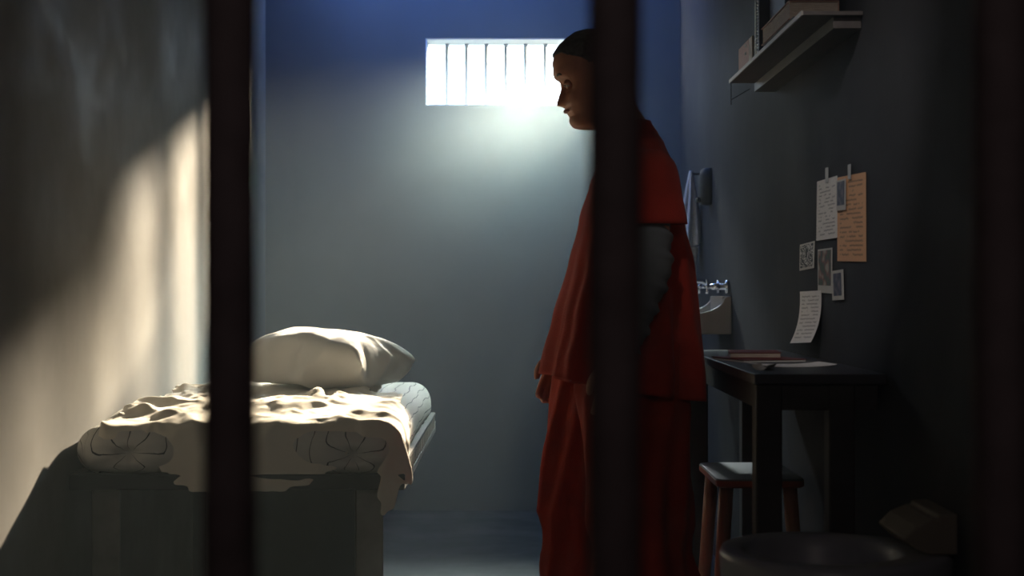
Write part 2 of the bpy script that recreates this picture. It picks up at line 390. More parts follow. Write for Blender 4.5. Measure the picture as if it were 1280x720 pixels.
PILLOW_MM = [
-1802,9996,1594,21,22,-3,20,23,-3,22,21,-3,27,15,-4,7,30,2,19,25,-1,23,20,1,1,30,2,13,29,0,13,27,-1,14,28,-1,16,26,-1,22,21,-6,-5,29,10,12,28,1,12,29,
2,11,28,2,12,29,2,21,22,0,-1,31,-1,9,29,2,15,27,1,-3,30,4,4,31,3,7,30,3,7,29,2,-291,-698,-14,7,21,41,-3,-4,-86,29,20,76,-14,6,-83,27,21,89,-12,6,-94,
28,20,94,-11,5,-96,28,21,96,-8,3,-96,32,15,91,-7,3,-91,13,27,98,-10,3,-96,21,26,97,-9,3,-97,24,24,96,-12,4,-97,27,22,96,-13,5,-96,28,22,94,-15,6,-95,
40,9,82,-27,19,-83,30,11,91,-18,17,-91,22,13,99,2,5,-92,9,24,94,-8,7,-96,18,22,98,-7,7,-96,18,21,98,-7,7,-96,18,22,98,-7,7,-96,19,22,98,-6,6,-96,26,
16,87,-6,7,-87,5,23,95,-7,8,-96,13,22,99,-6,8,-97,15,22,98,-4,7,-94,16,21,91,-1,4,-82,6,26,86,-3,5,-86,14,13,44,-285,-688,-12,6,17,44,-3,-3,-91,12,26,
115,-4,-3,-139,27,22,130,-15,5,-140,25,23,149,-13,5,-157,27,23,161,-14,4,-167,31,21,166,-17,7,-166,35,18,164,-20,8,-162,26,22,168,-11,4,-166,27,22,
164,-9,4,-161,24,23,160,-17,6,-165,33,20,163,-20,8,-164,45,8,151,-32,20,-152,35,10,160,-21,17,-160,25,12,167,-4,11,-161,14,18,164,-13,12,-166,24,17,
168,-12,12,-165,22,17,168,-9,11,-166,20,18,169,-8,10,-166,27,12,157,-10,13,-151,16,17,155,-12,13,-162,19,17,166,-9,12,-164,18,18,165,-6,10,-160,17,18,
159,-5,10,-153,15,19,152,-3,8,-145,13,8,113,1,11,-87,11,8,47,-279,-677,-10,5,14,46,-3,-2,-94,11,23,121,-4,-2,-147,14,27,167,-4,-1,-185,23,24,181,-11,
4,-191,19,25,202,-7,2,-209,20,25,213,-8,3,-218,22,25,220,-9,3,-223,24,23,221,-12,5,-224,27,22,223,-14,6,-224,30,21,223,-17,7,-224,31,20,223,-19,8,
-224,37,16,217,-25,12,-219,44,12,211,-32,16,-212,29,11,228,-16,17,-228,26,12,232,-10,13,-221,20,16,223,-10,13,-224,21,16,226,-8,12,-223,18,17,226,-3,
9,-219,18,18,215,-9,11,-219,24,16,215,-13,13,-214,17,17,221,-4,10,-215,16,18,211,-3,10,-204,15,18,201,-3,9,-193,15,12,168,-1,12,-152,14,8,127,-1,8,
-97,7,2,49,-273,-664,-8,5,12,47,-3,-2,-95,11,22,123,-4,-2,-152,13,25,175,-4,0,-194,14,25,213,-3,2,-225,15,26,231,-3,2,-240,17,25,242,-5,3,-249,18,25,
252,-6,3,-257,20,24,258,-7,4,-261,22,23,261,-10,5,-262,24,22,262,-11,6,-264,27,21,262,-15,7,-262,32,18,257,-19,10,-257,36,15,251,-24,13,-252,21,15,
268,-8,13,-268,20,16,269,-8,12,-270,19,16,271,-6,12,-266,17,17,267,-3,10,-260,16,18,258,-5,11,-261,15,18,265,-3,10,-263,15,18,263,-2,10,-258,15,17,
249,-3,10,-243,16,18,240,-3,10,-233,16,15,218,-3,12,-209,15,10,186,-1,12,-165,11,3,133,-1,8,-98,-3,-7,49,-258,-647,-7,5,11,47,-3,-2,-96,10,21,126,-5,
-3,-156,13,25,180,-4,0,-201,14,25,221,-3,2,-234,14,25,248,-2,2,-257,14,25,263,-2,3,-269,15,25,274,-3,3,-279,16,25,282,-3,3,-284,17,25,286,-5,4,-287,
19,23,288,-6,5,-288,22,21,284,-10,7,-284,29,16,274,-16,12,-274,20,17,286,-7,11,-286,15,18,292,-3,10,-294,16,18,294,-3,10,-295,15,18,295,-3,10,-295,15,
19,294,-2,9,-293,14,19,293,-2,9,-286,13,19,286,0,9,-286,13,19,281,-1,9,-278,14,19,272,-2,9,-266,16,17,254,-3,11,-248,16,13,231,-3,14,-221,15,8,198,-2,
10,-171,5,-5,132,-2,7,-93,7,9,48,-259,-648,-9,5,10,48,-3,-3,-97,10,21,128,-5,-3,-160,13,25,185,-4,-1,-207,14,25,227,-4,1,-241,14,25,257,-2,3,-266,13,
25,278,-1,3,-283,14,24,290,-1,4,-294,13,24,299,-1,4,-300,14,24,305,-1,4,-306,13,24,310,-1,4,-311,19,19,300,-6,10,-300,16,19,308,-4,9,-308,14,19,314,
-1,9,-314,13,20,313,-1,8,-312,13,20,311,0,8,-310,13,20,309,-1,8,-310,13,20,309,0,8,-310,12,20,308,0,8,-308,13,20,305,0,9,-302,13,19,296,-1,9,-293,14,
17,283,-1,10,-278,14,16,264,-2,12,-258,15,11,238,-2,15,-225,13,4,198,-6,6,-162,13,8,127,-2,9,-98,5,1,50,-257,-644,-8,4,10,48,-3,-3,-97,10,20,129,-5,
-4,-162,13,26,188,-5,-3,-212,14,27,233,-3,0,-247,13,25,264,-2,3,-273,13,24,287,0,4,-291,12,24,301,0,4,-304,12,23,311,1,5,-312,12,23,318,0,5,-318,12,
23,324,1,5,-324,12,23,326,0,5,-326,15,21,320,-2,8,-319,11,21,328,1,7,-328,12,21,326,1,7,-326,11,21,324,1,7,-325,12,21,323,1,7,-323,11,21,321,1,7,-320,
12,21,317,1,7,-316,12,20,311,0,8,-312,13,20,305,0,9,-303,13,17,292,-1,10,-288,14,15,271,-1,13,-265,14,9,242,-2,18,-229,9,-3,196,0,21,-167,9,-5,135,0,
11,-97,3,-1,49,-254,-637,-6,4,9,48,-3,-3,-97,10,19,130,-6,-4,-164,14,25,191,-6,-3,-216,15,27,238,-4,0,-253,14,25,271,-2,2,-279,13,25,294,-1,4,-297,12,
23,308,0,5,-310,12,23,318,1,5,-318,11,23,325,2,5,-325,10,22,331,2,6,-331,10,22,338,3,6,-338,10,22,341,2,6,-340,10,22,339,3,6,-340,10,22,337,2,7,-337,
11,21,335,2,7,-334,10,21,332,2,7,-332,11,21,329,2,7,-330,11,21,326,1,7,-326,12,21,320,1,7,-319,12,20,311,0,8,-311,13,18,299,0,10,-295,13,13,275,-1,15,
-269,11,3,240,1,23,-225,9,-3,198,1,23,-171,3,-14,133,-4,7,-95,9,6,48,-250,-630,-4,5,9,48,-4,-4,-98,10,20,131,-6,-6,-165,13,26,193,-5,-4,-219,14,27,
243,-4,-1,-259,14,26,278,-2,2,-284,13,25,299,-1,3,-301,12,24,313,1,4,-314,11,23,323,1,6,-323,11,22,330,2,6,-330,10,22,337,2,6,-336,11,22,341,2,6,-342,
10,22,345,3,6,-345,10,22,345,2,6,-345,10,22,344,3,6,-344,10,22,342,2,7,-342,11,21,340,2,7,-340,10,21,337,2,7,-337,11,21,333,2,7,-333,11,21,327,1,7,
-327,12,19,317,1,9,-316,12,17,303,0,11,-301,12,10,276,1,18,-268,10,3,242,1,22,-227,7,-7,195,3,27,-167,3,-14,132,-1,20,-93,-4,-19,43,-238,-614,-2,4,9,
48,-4,-5,-98,10,20,132,-7,-7,-167,14,26,196,-6,-5,-224,15,28,248,-5,-2,-263,15,27,283,-2,1,-288,12,25,304,0,3,-305,12,24,317,0,4,-317,11,23,327,2,5,
-327,10,23,334,2,6,-334,11,22,340,2,6,-340,10,22,345,2,6,-345,10,22,348,3,6,-348,10,22,349,2,6,-349,10,22,349,3,6,-349,10,22,347,3,6,-347,10,22,345,2,
6,-345,10,22,342,3,7,-342,10,21,339,2,7,-339,11,20,333,2,8,-333,11,19,322,1,9,-322,6,9,291,7,19,-288,3,1,262,9,27,-255,6,-4,237,6,29,-221,-6,-19,184,
15,38,-155,-7,-24,121,9,31,-83,-1,-3,50,-240,-628,-10,4,9,48,-4,-5,-98,10,20,132,-7,-8,-168,14,26,198,-7,-7,-227,16,29,252,-5,-2,-266,14,27,287,-2,1,
-291,13,25,308,-1,3,-307,12,23,319,1,5,-320,11,23,330,1,5,-329,11,23,337,2,5,-337,10,22,343,2,7,-344,10,21,348,3,7,-348,10,22,351,2,6,-351,10,22,353,
3,6,-353,10,22,353,2,6,-353,10,22,352,3,6,-352,10,22,350,2,6,-350,10,22,347,3,6,-347,10,22,344,2,7,-344,11,21,339,2,7,-339,8,14,314,4,14,-313,7,12,
297,6,16,-295,4,6,271,8,21,-264,2,-9,229,10,35,-214,-4,-10,194,12,28,-164,-5,-9,134,9,16,-96,-2,-3,50,-239,-625,-12,5,10,49,-5,-7,-98,10,21,132,-7,-9,
-169,14,27,200,-8,-9,-230,16,30,256,-5,-3,-268,15,27,290,-3,1,-293,13,24,311,0,4,-309,11,23,322,1,5,-324,11,23,333,2,5,-333,10,22,341,2,6,-341,10,22,
347,3,6,-347,10,22,351,2,6,-351,10,22,354,3,7,-354,10,21,355,2,7,-355,10,22,356,3,6,-356,10,22,355,2,6,-355,10,22,354,3,6,-354,10,22,351,2,6,-351,10,
22,348,3,6,-348,9,20,334,3,8,-334,9,19,323,4,9,-322,7,16,303,5,13,-301,5,10,279,8,17,-273,1,4,246,10,22,-230,-2,-5,199,10,22,-168,-4,-8,134,8,15,-96,
-2,-2,50,-237,-622,-14,4,10,48,-5,-9,-98,11,22,133,-8,-10,-169,14,27,201,-9,-11,-233,17,32,260,-5,-4,-270,14,27,294,-2,1,-296,12,24,314,0,4,-311,11,
23,324,2,5,-327,10,22,337,2,6,-336,10,22,343,3,6,-344,10,22,349,2,6,-349,10,22,353,3,6,-353,9,22,356,3,6,-355,10,22,356,3,7,-357,9,21,358,3,7,-358,10,
21,357,3,7,-357,10,22,356,2,6,-356,10,22,354,3,6,-354,10,21,348,2,7,-348,10,20,337,3,8,-337,8,18,322,4,10,-322,7,15,304,6,13,-301,4,11,279,8,17,-274,
2,4,247,10,22,-231,-3,-5,201,10,21,-169,-3,-6,135,7,13,-97,-1,-1,50,-237,-620,-15,5,10,48,-7,-10,-98,12,23,133,-7,-7,-166,14,24,198,-11,-13,-234,18,
33,263,-6,-6,-271,15,28,295,-3,1,-297,12,24,318,1,4,-314,11,23,325,1,5,-329,11,22,340,2,6,-339,10,22,345,2,6,-346,10,22,351,3,6,-351,9,22,355,3,6,
-355,10,22,358,3,6,-358,9,22,359,3,6,-359,10,22,360,3,6,-360,9,22,359,3,7,-359,10,21,358,3,7,-358,10,21,354,2,7,-354,10,21,347,3,7,-347,9,20,336,3,8,
-336,9,18,322,4,10,-321,7,15,303,5,13,-302,5,10,279,8,18,-273,1,4,247,10,22,-232,-2,-4,202,9,18,-168,-2,-3,135,6,11,-97,-1,0,50,-235,-617,-18,5,10,48,
-8,-12,-98,12,24,134,-14,-18,-172,21,35,204,-12,-15,-231,19,34,261,-6,-7,-270,14,28,296,-2,1,-299,13,26,313,-1,2,-308,11,22,329,2,5,-334,10,23,342,2,
6,-341,10,22,347,3,6,-348,9,21,353,3,7,-353,10,21,356,3,7,-356,9,22,359,3,6,-359,10,22,360,3,6,-359,9,22,360,3,6,-361,10,22,360,3,6,-360,9,22,358,3,6,
-358,10,22,354,3,7,-354,9,21,346,3,7,-346,9,19,334,4,9,-334,8,18,322,4,10,-322,7,15,303,6,13,-301,4,10,279,8,18,-273,2,4,248,10,22,-233,-2,-4,203,8,
17,-169,-2,-2,135,5,9,-97,1,3,50,-234,-611,-21,4,22,41,-6,-18,-90,11,29,126,-16,-38,-163,23,41,201,-13,-19,-227,20,38,257,-8,-11,-264,16,36,285,-4,-8,
-290,11,25,322,2,3,-317,10,23,331,2,5,-336,10,22,344,2,6,-344,11,22,349,2,7,-348,10,21,353,2,7,-354,10,21,357,3,7,-357,10,21,359,2,7,-359,10,21,361,3,
7,-361,10,22,361,2,6,-361,10,22,360,3,6,-360,10,22,358,3,6,-358,9,22,354,3,6,-354,10,21,347,3,7,-347,9,21,336,3,8,-336,7,16,317,6,12,-317,5,13,299,7,
15,-297,5,10,280,7,18,-274,2,4,248,10,22,-234,-2,-3,204,6,11,-167,1,3,134,2,4,-96,4,8,49,-232,-602,-24,-4,4,49,-8,-19,-93,12,31,129,-10,-30,-168,25,
50,192,-14,-26,-212,21,42,244,-10,-17,-262,12,30,298,0,-2,-295,11,24,319,2,4,-317,10,23,329,2,5,-335,11,22,344,2,6,-342,10,22,347,2,6,-347,10,22,352,
3,6,-354,10,22,357,2,7,-357,10,21,360,3,7,-360,10,21,361,2,7,-361,10,21,361,3,7,-361,10,21,360,2,7,-360,10,22,358,3,6,-358,10,22,353,2,6,-353,10,21,
346,3,7,-346,9,21,336,3,7,-336,8,19,321,5,9,-321,6,16,304,6,13,-302,4,8,276,9,19,-271,0,3,246,11,23,-230,-1,-2,204,7,17,-170,0,-2,137,3,10,-99,-1,-5,
49,-243,-610,-15,4,10,48,0,-6,-97,6,19,132,-5,-21,-171,13,37,204,-4,-17,-231,13,34,261,-1,-7,-268,12,29,292,1,-1,-299,11,25,319,1,3,-314,11,23,328,2,
5,-330,10,22,339,2,6,-342,10,22,349,3,6,-347,10,22,351,2,6,-353,10,22,357,3,6,-357,10,22,359,2,6,-359,10,22,361,3,7,-361,10,21,361,2,7,-361,10,21,360,
3,7,-360,10,21,357,2,7,-357,10,21,352,3,7,-352,9,21,345,3,7,-345,9,20,335,4,8,-335,8,19,321,4,9,-321,7,16,304,6,12,-303,4,12,282,8,16,-276,2,6,251,9,
19,-233,-3,-5,198,10,21,-166,-4,-8,132,7,17,-94,0,0,50,-246,-619,-15,4,11,48,-3,-11,-98,10,24,133,-4,-18,-170,12,33,202,-4,-14,-232,13,33,261,-1,-6,
-271,12,29,294,1,-1,-294,11,26,310,2,2,-313,10,23,330,2,5,-327,10,22,337,3,6,-340,10,22,347,2,6,-345,10,22,350,3,6,-352,10,22,356,2,6,-355,10,22,357,
3,6,-358,10,22,360,2,6,-360,10,22,360,3,6,-360,10,22,359,2,7,-359,10,21,356,3,7,-356,10,21,352,2,7,-352,10,21,344,3,7,-344,9,20,334,3,8,-334,8,19,321,
5,9,-321,6,16,304,6,12,-303,5,12,282,8,16,-275,0,4,246,11,21,-228,-2,-1,201,9,18,-169,-4,-5,134,7,13,-97,-1,0,50,-247,-621,-14,5,10,48,-3,-10,-98,9,
23,133,-1,-8,-165,9,25,197,-2,-14,-233,12,34,260,0,-7,-270,11,29,293,1,-1,-296,11,26,314,2,2,-314,11,24,327,2,5,-326,10,22,336,2,6,-337,10,22,345,3,6,
-344,10,21,349,2,7,-350,10,21,354,3,7,-353,10,21,356,2,7,-357,10,22,359,3,6,-359,10,22,359,2,6,-359,10,22,358,3,6,-358,10,22,355,2,6,-355,10,22,351,3,
7,-351,9,21,344,3,7,-344,9,20,334,4,8,-334,8,19,321,4,9,-321,7,16,304,6,12,-303,4,12,281,8,16,-273,1,6,248,10,19,-231,-2,-1,201,9,18,-169,-3,-4,135,6,
12,-97,0,0,49,-248,-623,-13,4,10,48,-2,-8,-98,9,21,133,-3,-10,-168,11,27,199,-2,-12,-231,12,33,257,0,-6,-269,12,29,291,1,-1,-293,11,26,310,1,2,-311,
11,24,325,2,4,-325,10,23,335,2,5,-334,11,23,342,2,5,-343,10,22,348,2,7,-347,11,21,352,2,7,-353,10,21,355,2,7,-354,11,21,356,2,7,-357,10,22,357,3,6,
-357,10,22,356,2,6,-356,10,22,354,3,6,-354,10,22,350,2,6,-350,10,22,343,3,6,-343,9,21,333,3,8,-333,8,19,320,5,9,-320,6,16,303,6,12,-301,4,12,280,8,15,
-273,2,7,248,9,18,-230,-1,0,200,9,18,-169,-3,-3,135,6,11,-97,-1,0,50,-249,-625,-13,4,10,48,-1,-8,-98,8,21,132,-2,-10,-168,11,28,199,-2,-10,-228,12,31,
253,1,-5,-267,11,28,288,1,0,-291,11,26,308,2,2,-309,10,24,322,2,4,-322,11,23,332,2,5,-332,10,22,340,2,6,-340,11,22,346,2,6,-346,10,22,350,2,6,-350,11,
22,353,2,7,-353,10,21,355,2,7,-355,11,21,355,2,7,-354,10,22,353,2,6,-353,11,22,351,2,6,-352,10,22,348,3,6,-348,9,22,342,3,6,-342,9,21,332,4,7,-332,8,
20,320,4,8,-320,7,17,303,6,12,-301,4,13,281,8,14,-273,1,7,247,10,18,-229,-2,1,200,9,17,-169,-2,-2,135,5,10,-98,0,0,50,-250,-627,-12,4,10,48,-2,-7,-98,
9,21,132,-2,-10,-168,11,28,198,-1,-9,-226,12,30,250,0,-4,-264,11,28,284,2,0,-289,10,26,305,2,2,-306,11,24,319,2,4,-319,10,23,329,2,5,-329,11,22,337,2,
6,-337,10,22,343,2,6,-343,11,22,348,2,6,-348,10,22,351,2,6,-351,11,22,353,2,6,-353,10,22,353,2,7,-353,11,21,352,2,7,-352,10,22,349,2,6,-349,10,22,346,
3,6,-346,10,22,341,2,6,-341,10,21,332,3,7,-332,8,20,319,4,8,-319,7,18,304,6,10,-302,4,13,278,8,15,-270,2,8,248,9,17,-229,-1,1,199,8,16,-169,-1,-1,135,
5,10,-97,0,1,50,-252,-630,-12,6,12,46,-3,-9,-96,8,20,132,-1,-8,-167,11,28,195,-1,-8,-222,12,30,246,0,-4,-261,11,28,280,2,-1,-286,11,26,302,2,2,-304,
10,25,317,2,4,-317,11,23,327,2,5,-327,10,22,334,2,6,-334,11,22,340,2,6,-340,10,22,345,2,6,-345,11,22,348,2,6,-348,10,22,350,2,6,-349,11,22,349,2,6,
-349,10,22,348,2,6,-349,10,22,346,3,7,-346,10,21,342,2,7,-342,10,21,338,3,7,-338,9,21,332,3,7,-332,8,19,315,5,9,-315,6,17,298,6,11,-295,5,15,281,8,13,
-273,2,8,247,8,16,-229,0,2,199,8,16,-168,-2,-1,135,5,10,-98,0,2,50,-253,-633,-12,5,9,48,-2,-5,-97,9,20,131,-1,-8,-166,11,28,194,0,-7,-219,11,29,241,1,
-3,-257,11,27,276,1,0,-282,11,26,297,2,2,-300,10,25,313,3,3,-314,10,24,324,2,4,-324,10,23,331,3,6,-331,10,22,337,2,6,-337,10,22,341,3,6,-341,10,22,
343,2,6,-343,10,22,346,3,6,-346,10,22,347,2,6,-346,10,22,344,3,6,-345,10,22,342,2,6,-342,10,22,338,3,7,-337,9,21,332,3,7,-333,9,21,327,4,7,-327,8,21,
320,4,7,-320,7,20,306,6,8,-303,5,15,282,7,12,-274,2,9,247,9,16,-228,-1,2,198,8,16,-168,-1,-1,135,3,6,-96,2,7,49,-254,-636,-12,4,9,48,-1,-5,-97,9,21,
130,-1,-7,-164,11,27,191,0,-6,-216,11,29,238,1,-3,-253,11,27,271,2,0,-278,10,26,293,2,2,-297,11,24,309,2,4,-311,10,24,320,2,4,-320,11,23,327,2,5,-327,
10,23,331,2,5,-330,11,23,334,2,6,-333,10,23,332,2,5,-332,11,22,337,2,6,-337,10,22,340,3,6,-342,10,22,340,2,6,-340,10,22,337,3,6,-337,9,22,333,3,6,
-333,9,22,327,4,6,-327,8,22,321,4,6,-321,8,22,314,5,7,-313,7,21,304,5,7,-301,2,11,271,10,16,-263,2,8,245,9,18,-228,0,1,199,5,12,-164,1,3,131,5,12,-97,
0,0,50,-255,-638,-11,4,10,48,-1,-5,-97,10,21,129,-1,-6,-162,11,27,188,0,-5,-212,11,28,233,2,-2,-247,10,27,264,2,0,-272,11,26,287,2,2,-292,10,24,303,2,
4,-306,11,24,314,2,4,-315,10,24,320,2,4,-320,10,24,323,3,4,-323,9,24,321,3,4,-321,10,24,326,3,5,-326,9,23,327,3,5,-325,7,24,320,6,4,-319,9,22,328,3,6,
-328,10,22,327,3,6,-328,9,22,324,4,6,-325,8,22,319,4,6,-320,8,22,314,5,6,-314,7,22,307,5,6,-306,6,21,297,7,7,-292,3,20,276,9,8,-268,-3,3,232,14,23,
-216,-1,1,198,7,17,-167,0,-2,134,5,13,-98,-1,-2,50,-256,-639,-9,5,10,47,-1,-5,-97,9,22,128,0,-6,-159,11,27,184,1,-4,-206,11,28,227,1,-2,-241,11,27,
258,2,0,-267,10,26,280,2,2,-286,10,25,295,3,3,-298,10,25,305,2,3,-308,10,25,309,3,3,-308,9,25,310,3,3,-309,7,26,305,6,2,-305,8,25,310,4,3,-309,7,26,
309,6,3,-312,3,26,304,9,2,-302,7,22,315,6,6,-317,8,22,318,4,6,-318,9,22,318,4,6,-317,7,21,309,5,7,-310,7,21,305,6,7,-304,6,21,297,7,7,-295,5,21,287,7,
7,-282,3,20,268,9,7,-259,-1,18,239,12,8,-224,-6,-5,185,13,26,-157,-1,-4,135,6,14,-98,-3,-6,49,-256,-639,-8,5,11,48,0,-5,-97,9,23,127,0,-6,-157,11,27,
181,1,-3,-202,11,27,221,2,-1,-234,10,27,249,2,0,-258,9,28,262,4,0,-268,9,27,280,3,1,-285,8,27,286,5,1,-289,3,29,283,9,-1,-284,6,26,293,7,2,-294,6,27,
295,6,1,-294,5,27,293,8,1,-292,4,27,293,8,1,-291,1,28,283,12,0,-287,4,24,299,8,4,-294,2,25,290,11,3,-293,-1,26,288,13,2,-289,6,22,297,7,7,-296,5,21,
290,7,7,-289,5,20,283,8,8,-281,4,20,275,8,8,-270,3,20,260,9,7,-250,0,19,232,11,7,-217,-5,14,190,14,9,-166,-8,-13,127,8,15,-88,3,7,49,-261,-649,-8,7,
12,47,-1,-4,-95,10,22,124,0,-4,-153,11,27,175,1,-3,-194,12,28,211,1,-2,-224,7,32,224,6,-5,-233,8,31,244,4,-3,-251,5,32,252,8,-4,-255,-5,34,247,17,-6,
-249,2,29,262,10,0,-260,2,28,261,11,-1,-265,1,29,266,11,-1,-268,2,29,269,11,-1,-270,-3,31,264,16,-3,-265,-1,29,271,12,-1,-264,1,29,266,12,-1,-269,-12,
29,254,25,-1,-254,-7,26,261,19,2,-261,-1,22,267,14,6,-268,1,21,267,11,7,-266,2,21,263,11,7,-260,2,21,256,10,7,-251,2,20,246,10,8,-237,0,20,223,11,6,
-207,-3,17,184,13,7,-164,-9,9,131,11,4,-96,-4,-12,47,-258,-646,-2,7,14,46,-1,-4,-94,11,24,121,0,-5,-148,12,29,167,1,-4,-184,9,33,187,3,-6,-198,6,35,
200,7,-8,-208,3,37,210,9,-9,-216,-15,38,206,28,-10,-210,-9,34,220,21,-6,-222,-5,31,227,17,-3,-227,-5,32,228,17,-4,-226,-4,32,228,16,-3,-227,-3,30,229,
14,-2,-227,-6,32,221,16,-3,-216,-1,29,221,17,-4,-229,-5,33,231,18,-4,-229,-19,31,212,31,-3,-211,-15,29,216,26,-1,-214,-12,28,216,21,1,-210,1,20,219,
15,6,-224,0,21,223,14,6,-226,-1,21,224,13,7,-217,1,21,214,7,6,-197,6,22,194,10,4,-193,-1,22,175,11,3,-157,-6,16,127,11,2,-96,-7,9,48,-259,-674,-4,9,
16,45,-1,-5,-91,12,26,116,0,-5,-141,5,35,137,7,-8,-148,4,37,152,8,-10,-161,0,39,161,12,-11,-167,-10,42,162,21,-13,-163,-24,43,155,33,-14,-152,-11,32,
166,18,-3,-163,-4,31,166,9,0,-161,3,28,162,16,-4,-165,-3,32,166,16,-4,-166,-7,33,165,20,-5,-164,-3,31,168,15,-3,-168,-4,31,168,8,-1,-164,3,30,164,14,
-4,-165,-6,34,162,20,-7,-162,-22,35,147,36,-7,-147,-14,27,156,27,0,-156,-5,21,165,16,8,-164,0,18,164,-1,13,-159,16,14,159,10,3,-163,5,23,163,10,3,
-158,5,24,157,10,3,-152,5,25,151,10,1,-146,-3,22,122,4,-8,-86,0,23,40,-263,-687,-6,10,19,42,-1,-5,-87,-1,35,80,10,-6,-87,2,35,90,8,-7,-95,-2,37,94,9,
-7,-97,-4,37,95,7,-6,-96,-19,33,88,15,-3,-89,4,27,95,18,-5,-92,0,30,99,3,0,-95,8,28,95,9,-2,-95,3,30,96,11,-3,-96,1,32,96,11,-4,-95,-2,33,94,15,-4,
-94,2,29,99,10,-1,-98,1,30,97,3,0,-93,8,29,93,10,-4,-95,1,33,95,13,-5,-95,-5,34,93,18,-7,-93,-17,37,82,31,-9,-82,-3,19,94,10,11,-91,7,14,92,-6,16,-88,
23,10,90,5,2,-96,12,24,97,6,1,-94,10,25,95,7,0,-92,6,27,90,10,-1,-86,10,25,91,5,2,-87,1,18,45,-268,-699,-8,3,31,-3,2,30,-3,1,31,-4,-5,30,-3,14,27,0,1,
31,-2,0,30,-2,26,15,9,12,29,1,12,28,0,12,28,1,12,29,0,7,29,1,18,25,2,12,29,0,11,28,0,12,29,0,12,28,0,-5,31,-1,29,10,-1,19,24,2,19,24,3,18,24,2,19,24,
3,18,25,3,18,25,2,]
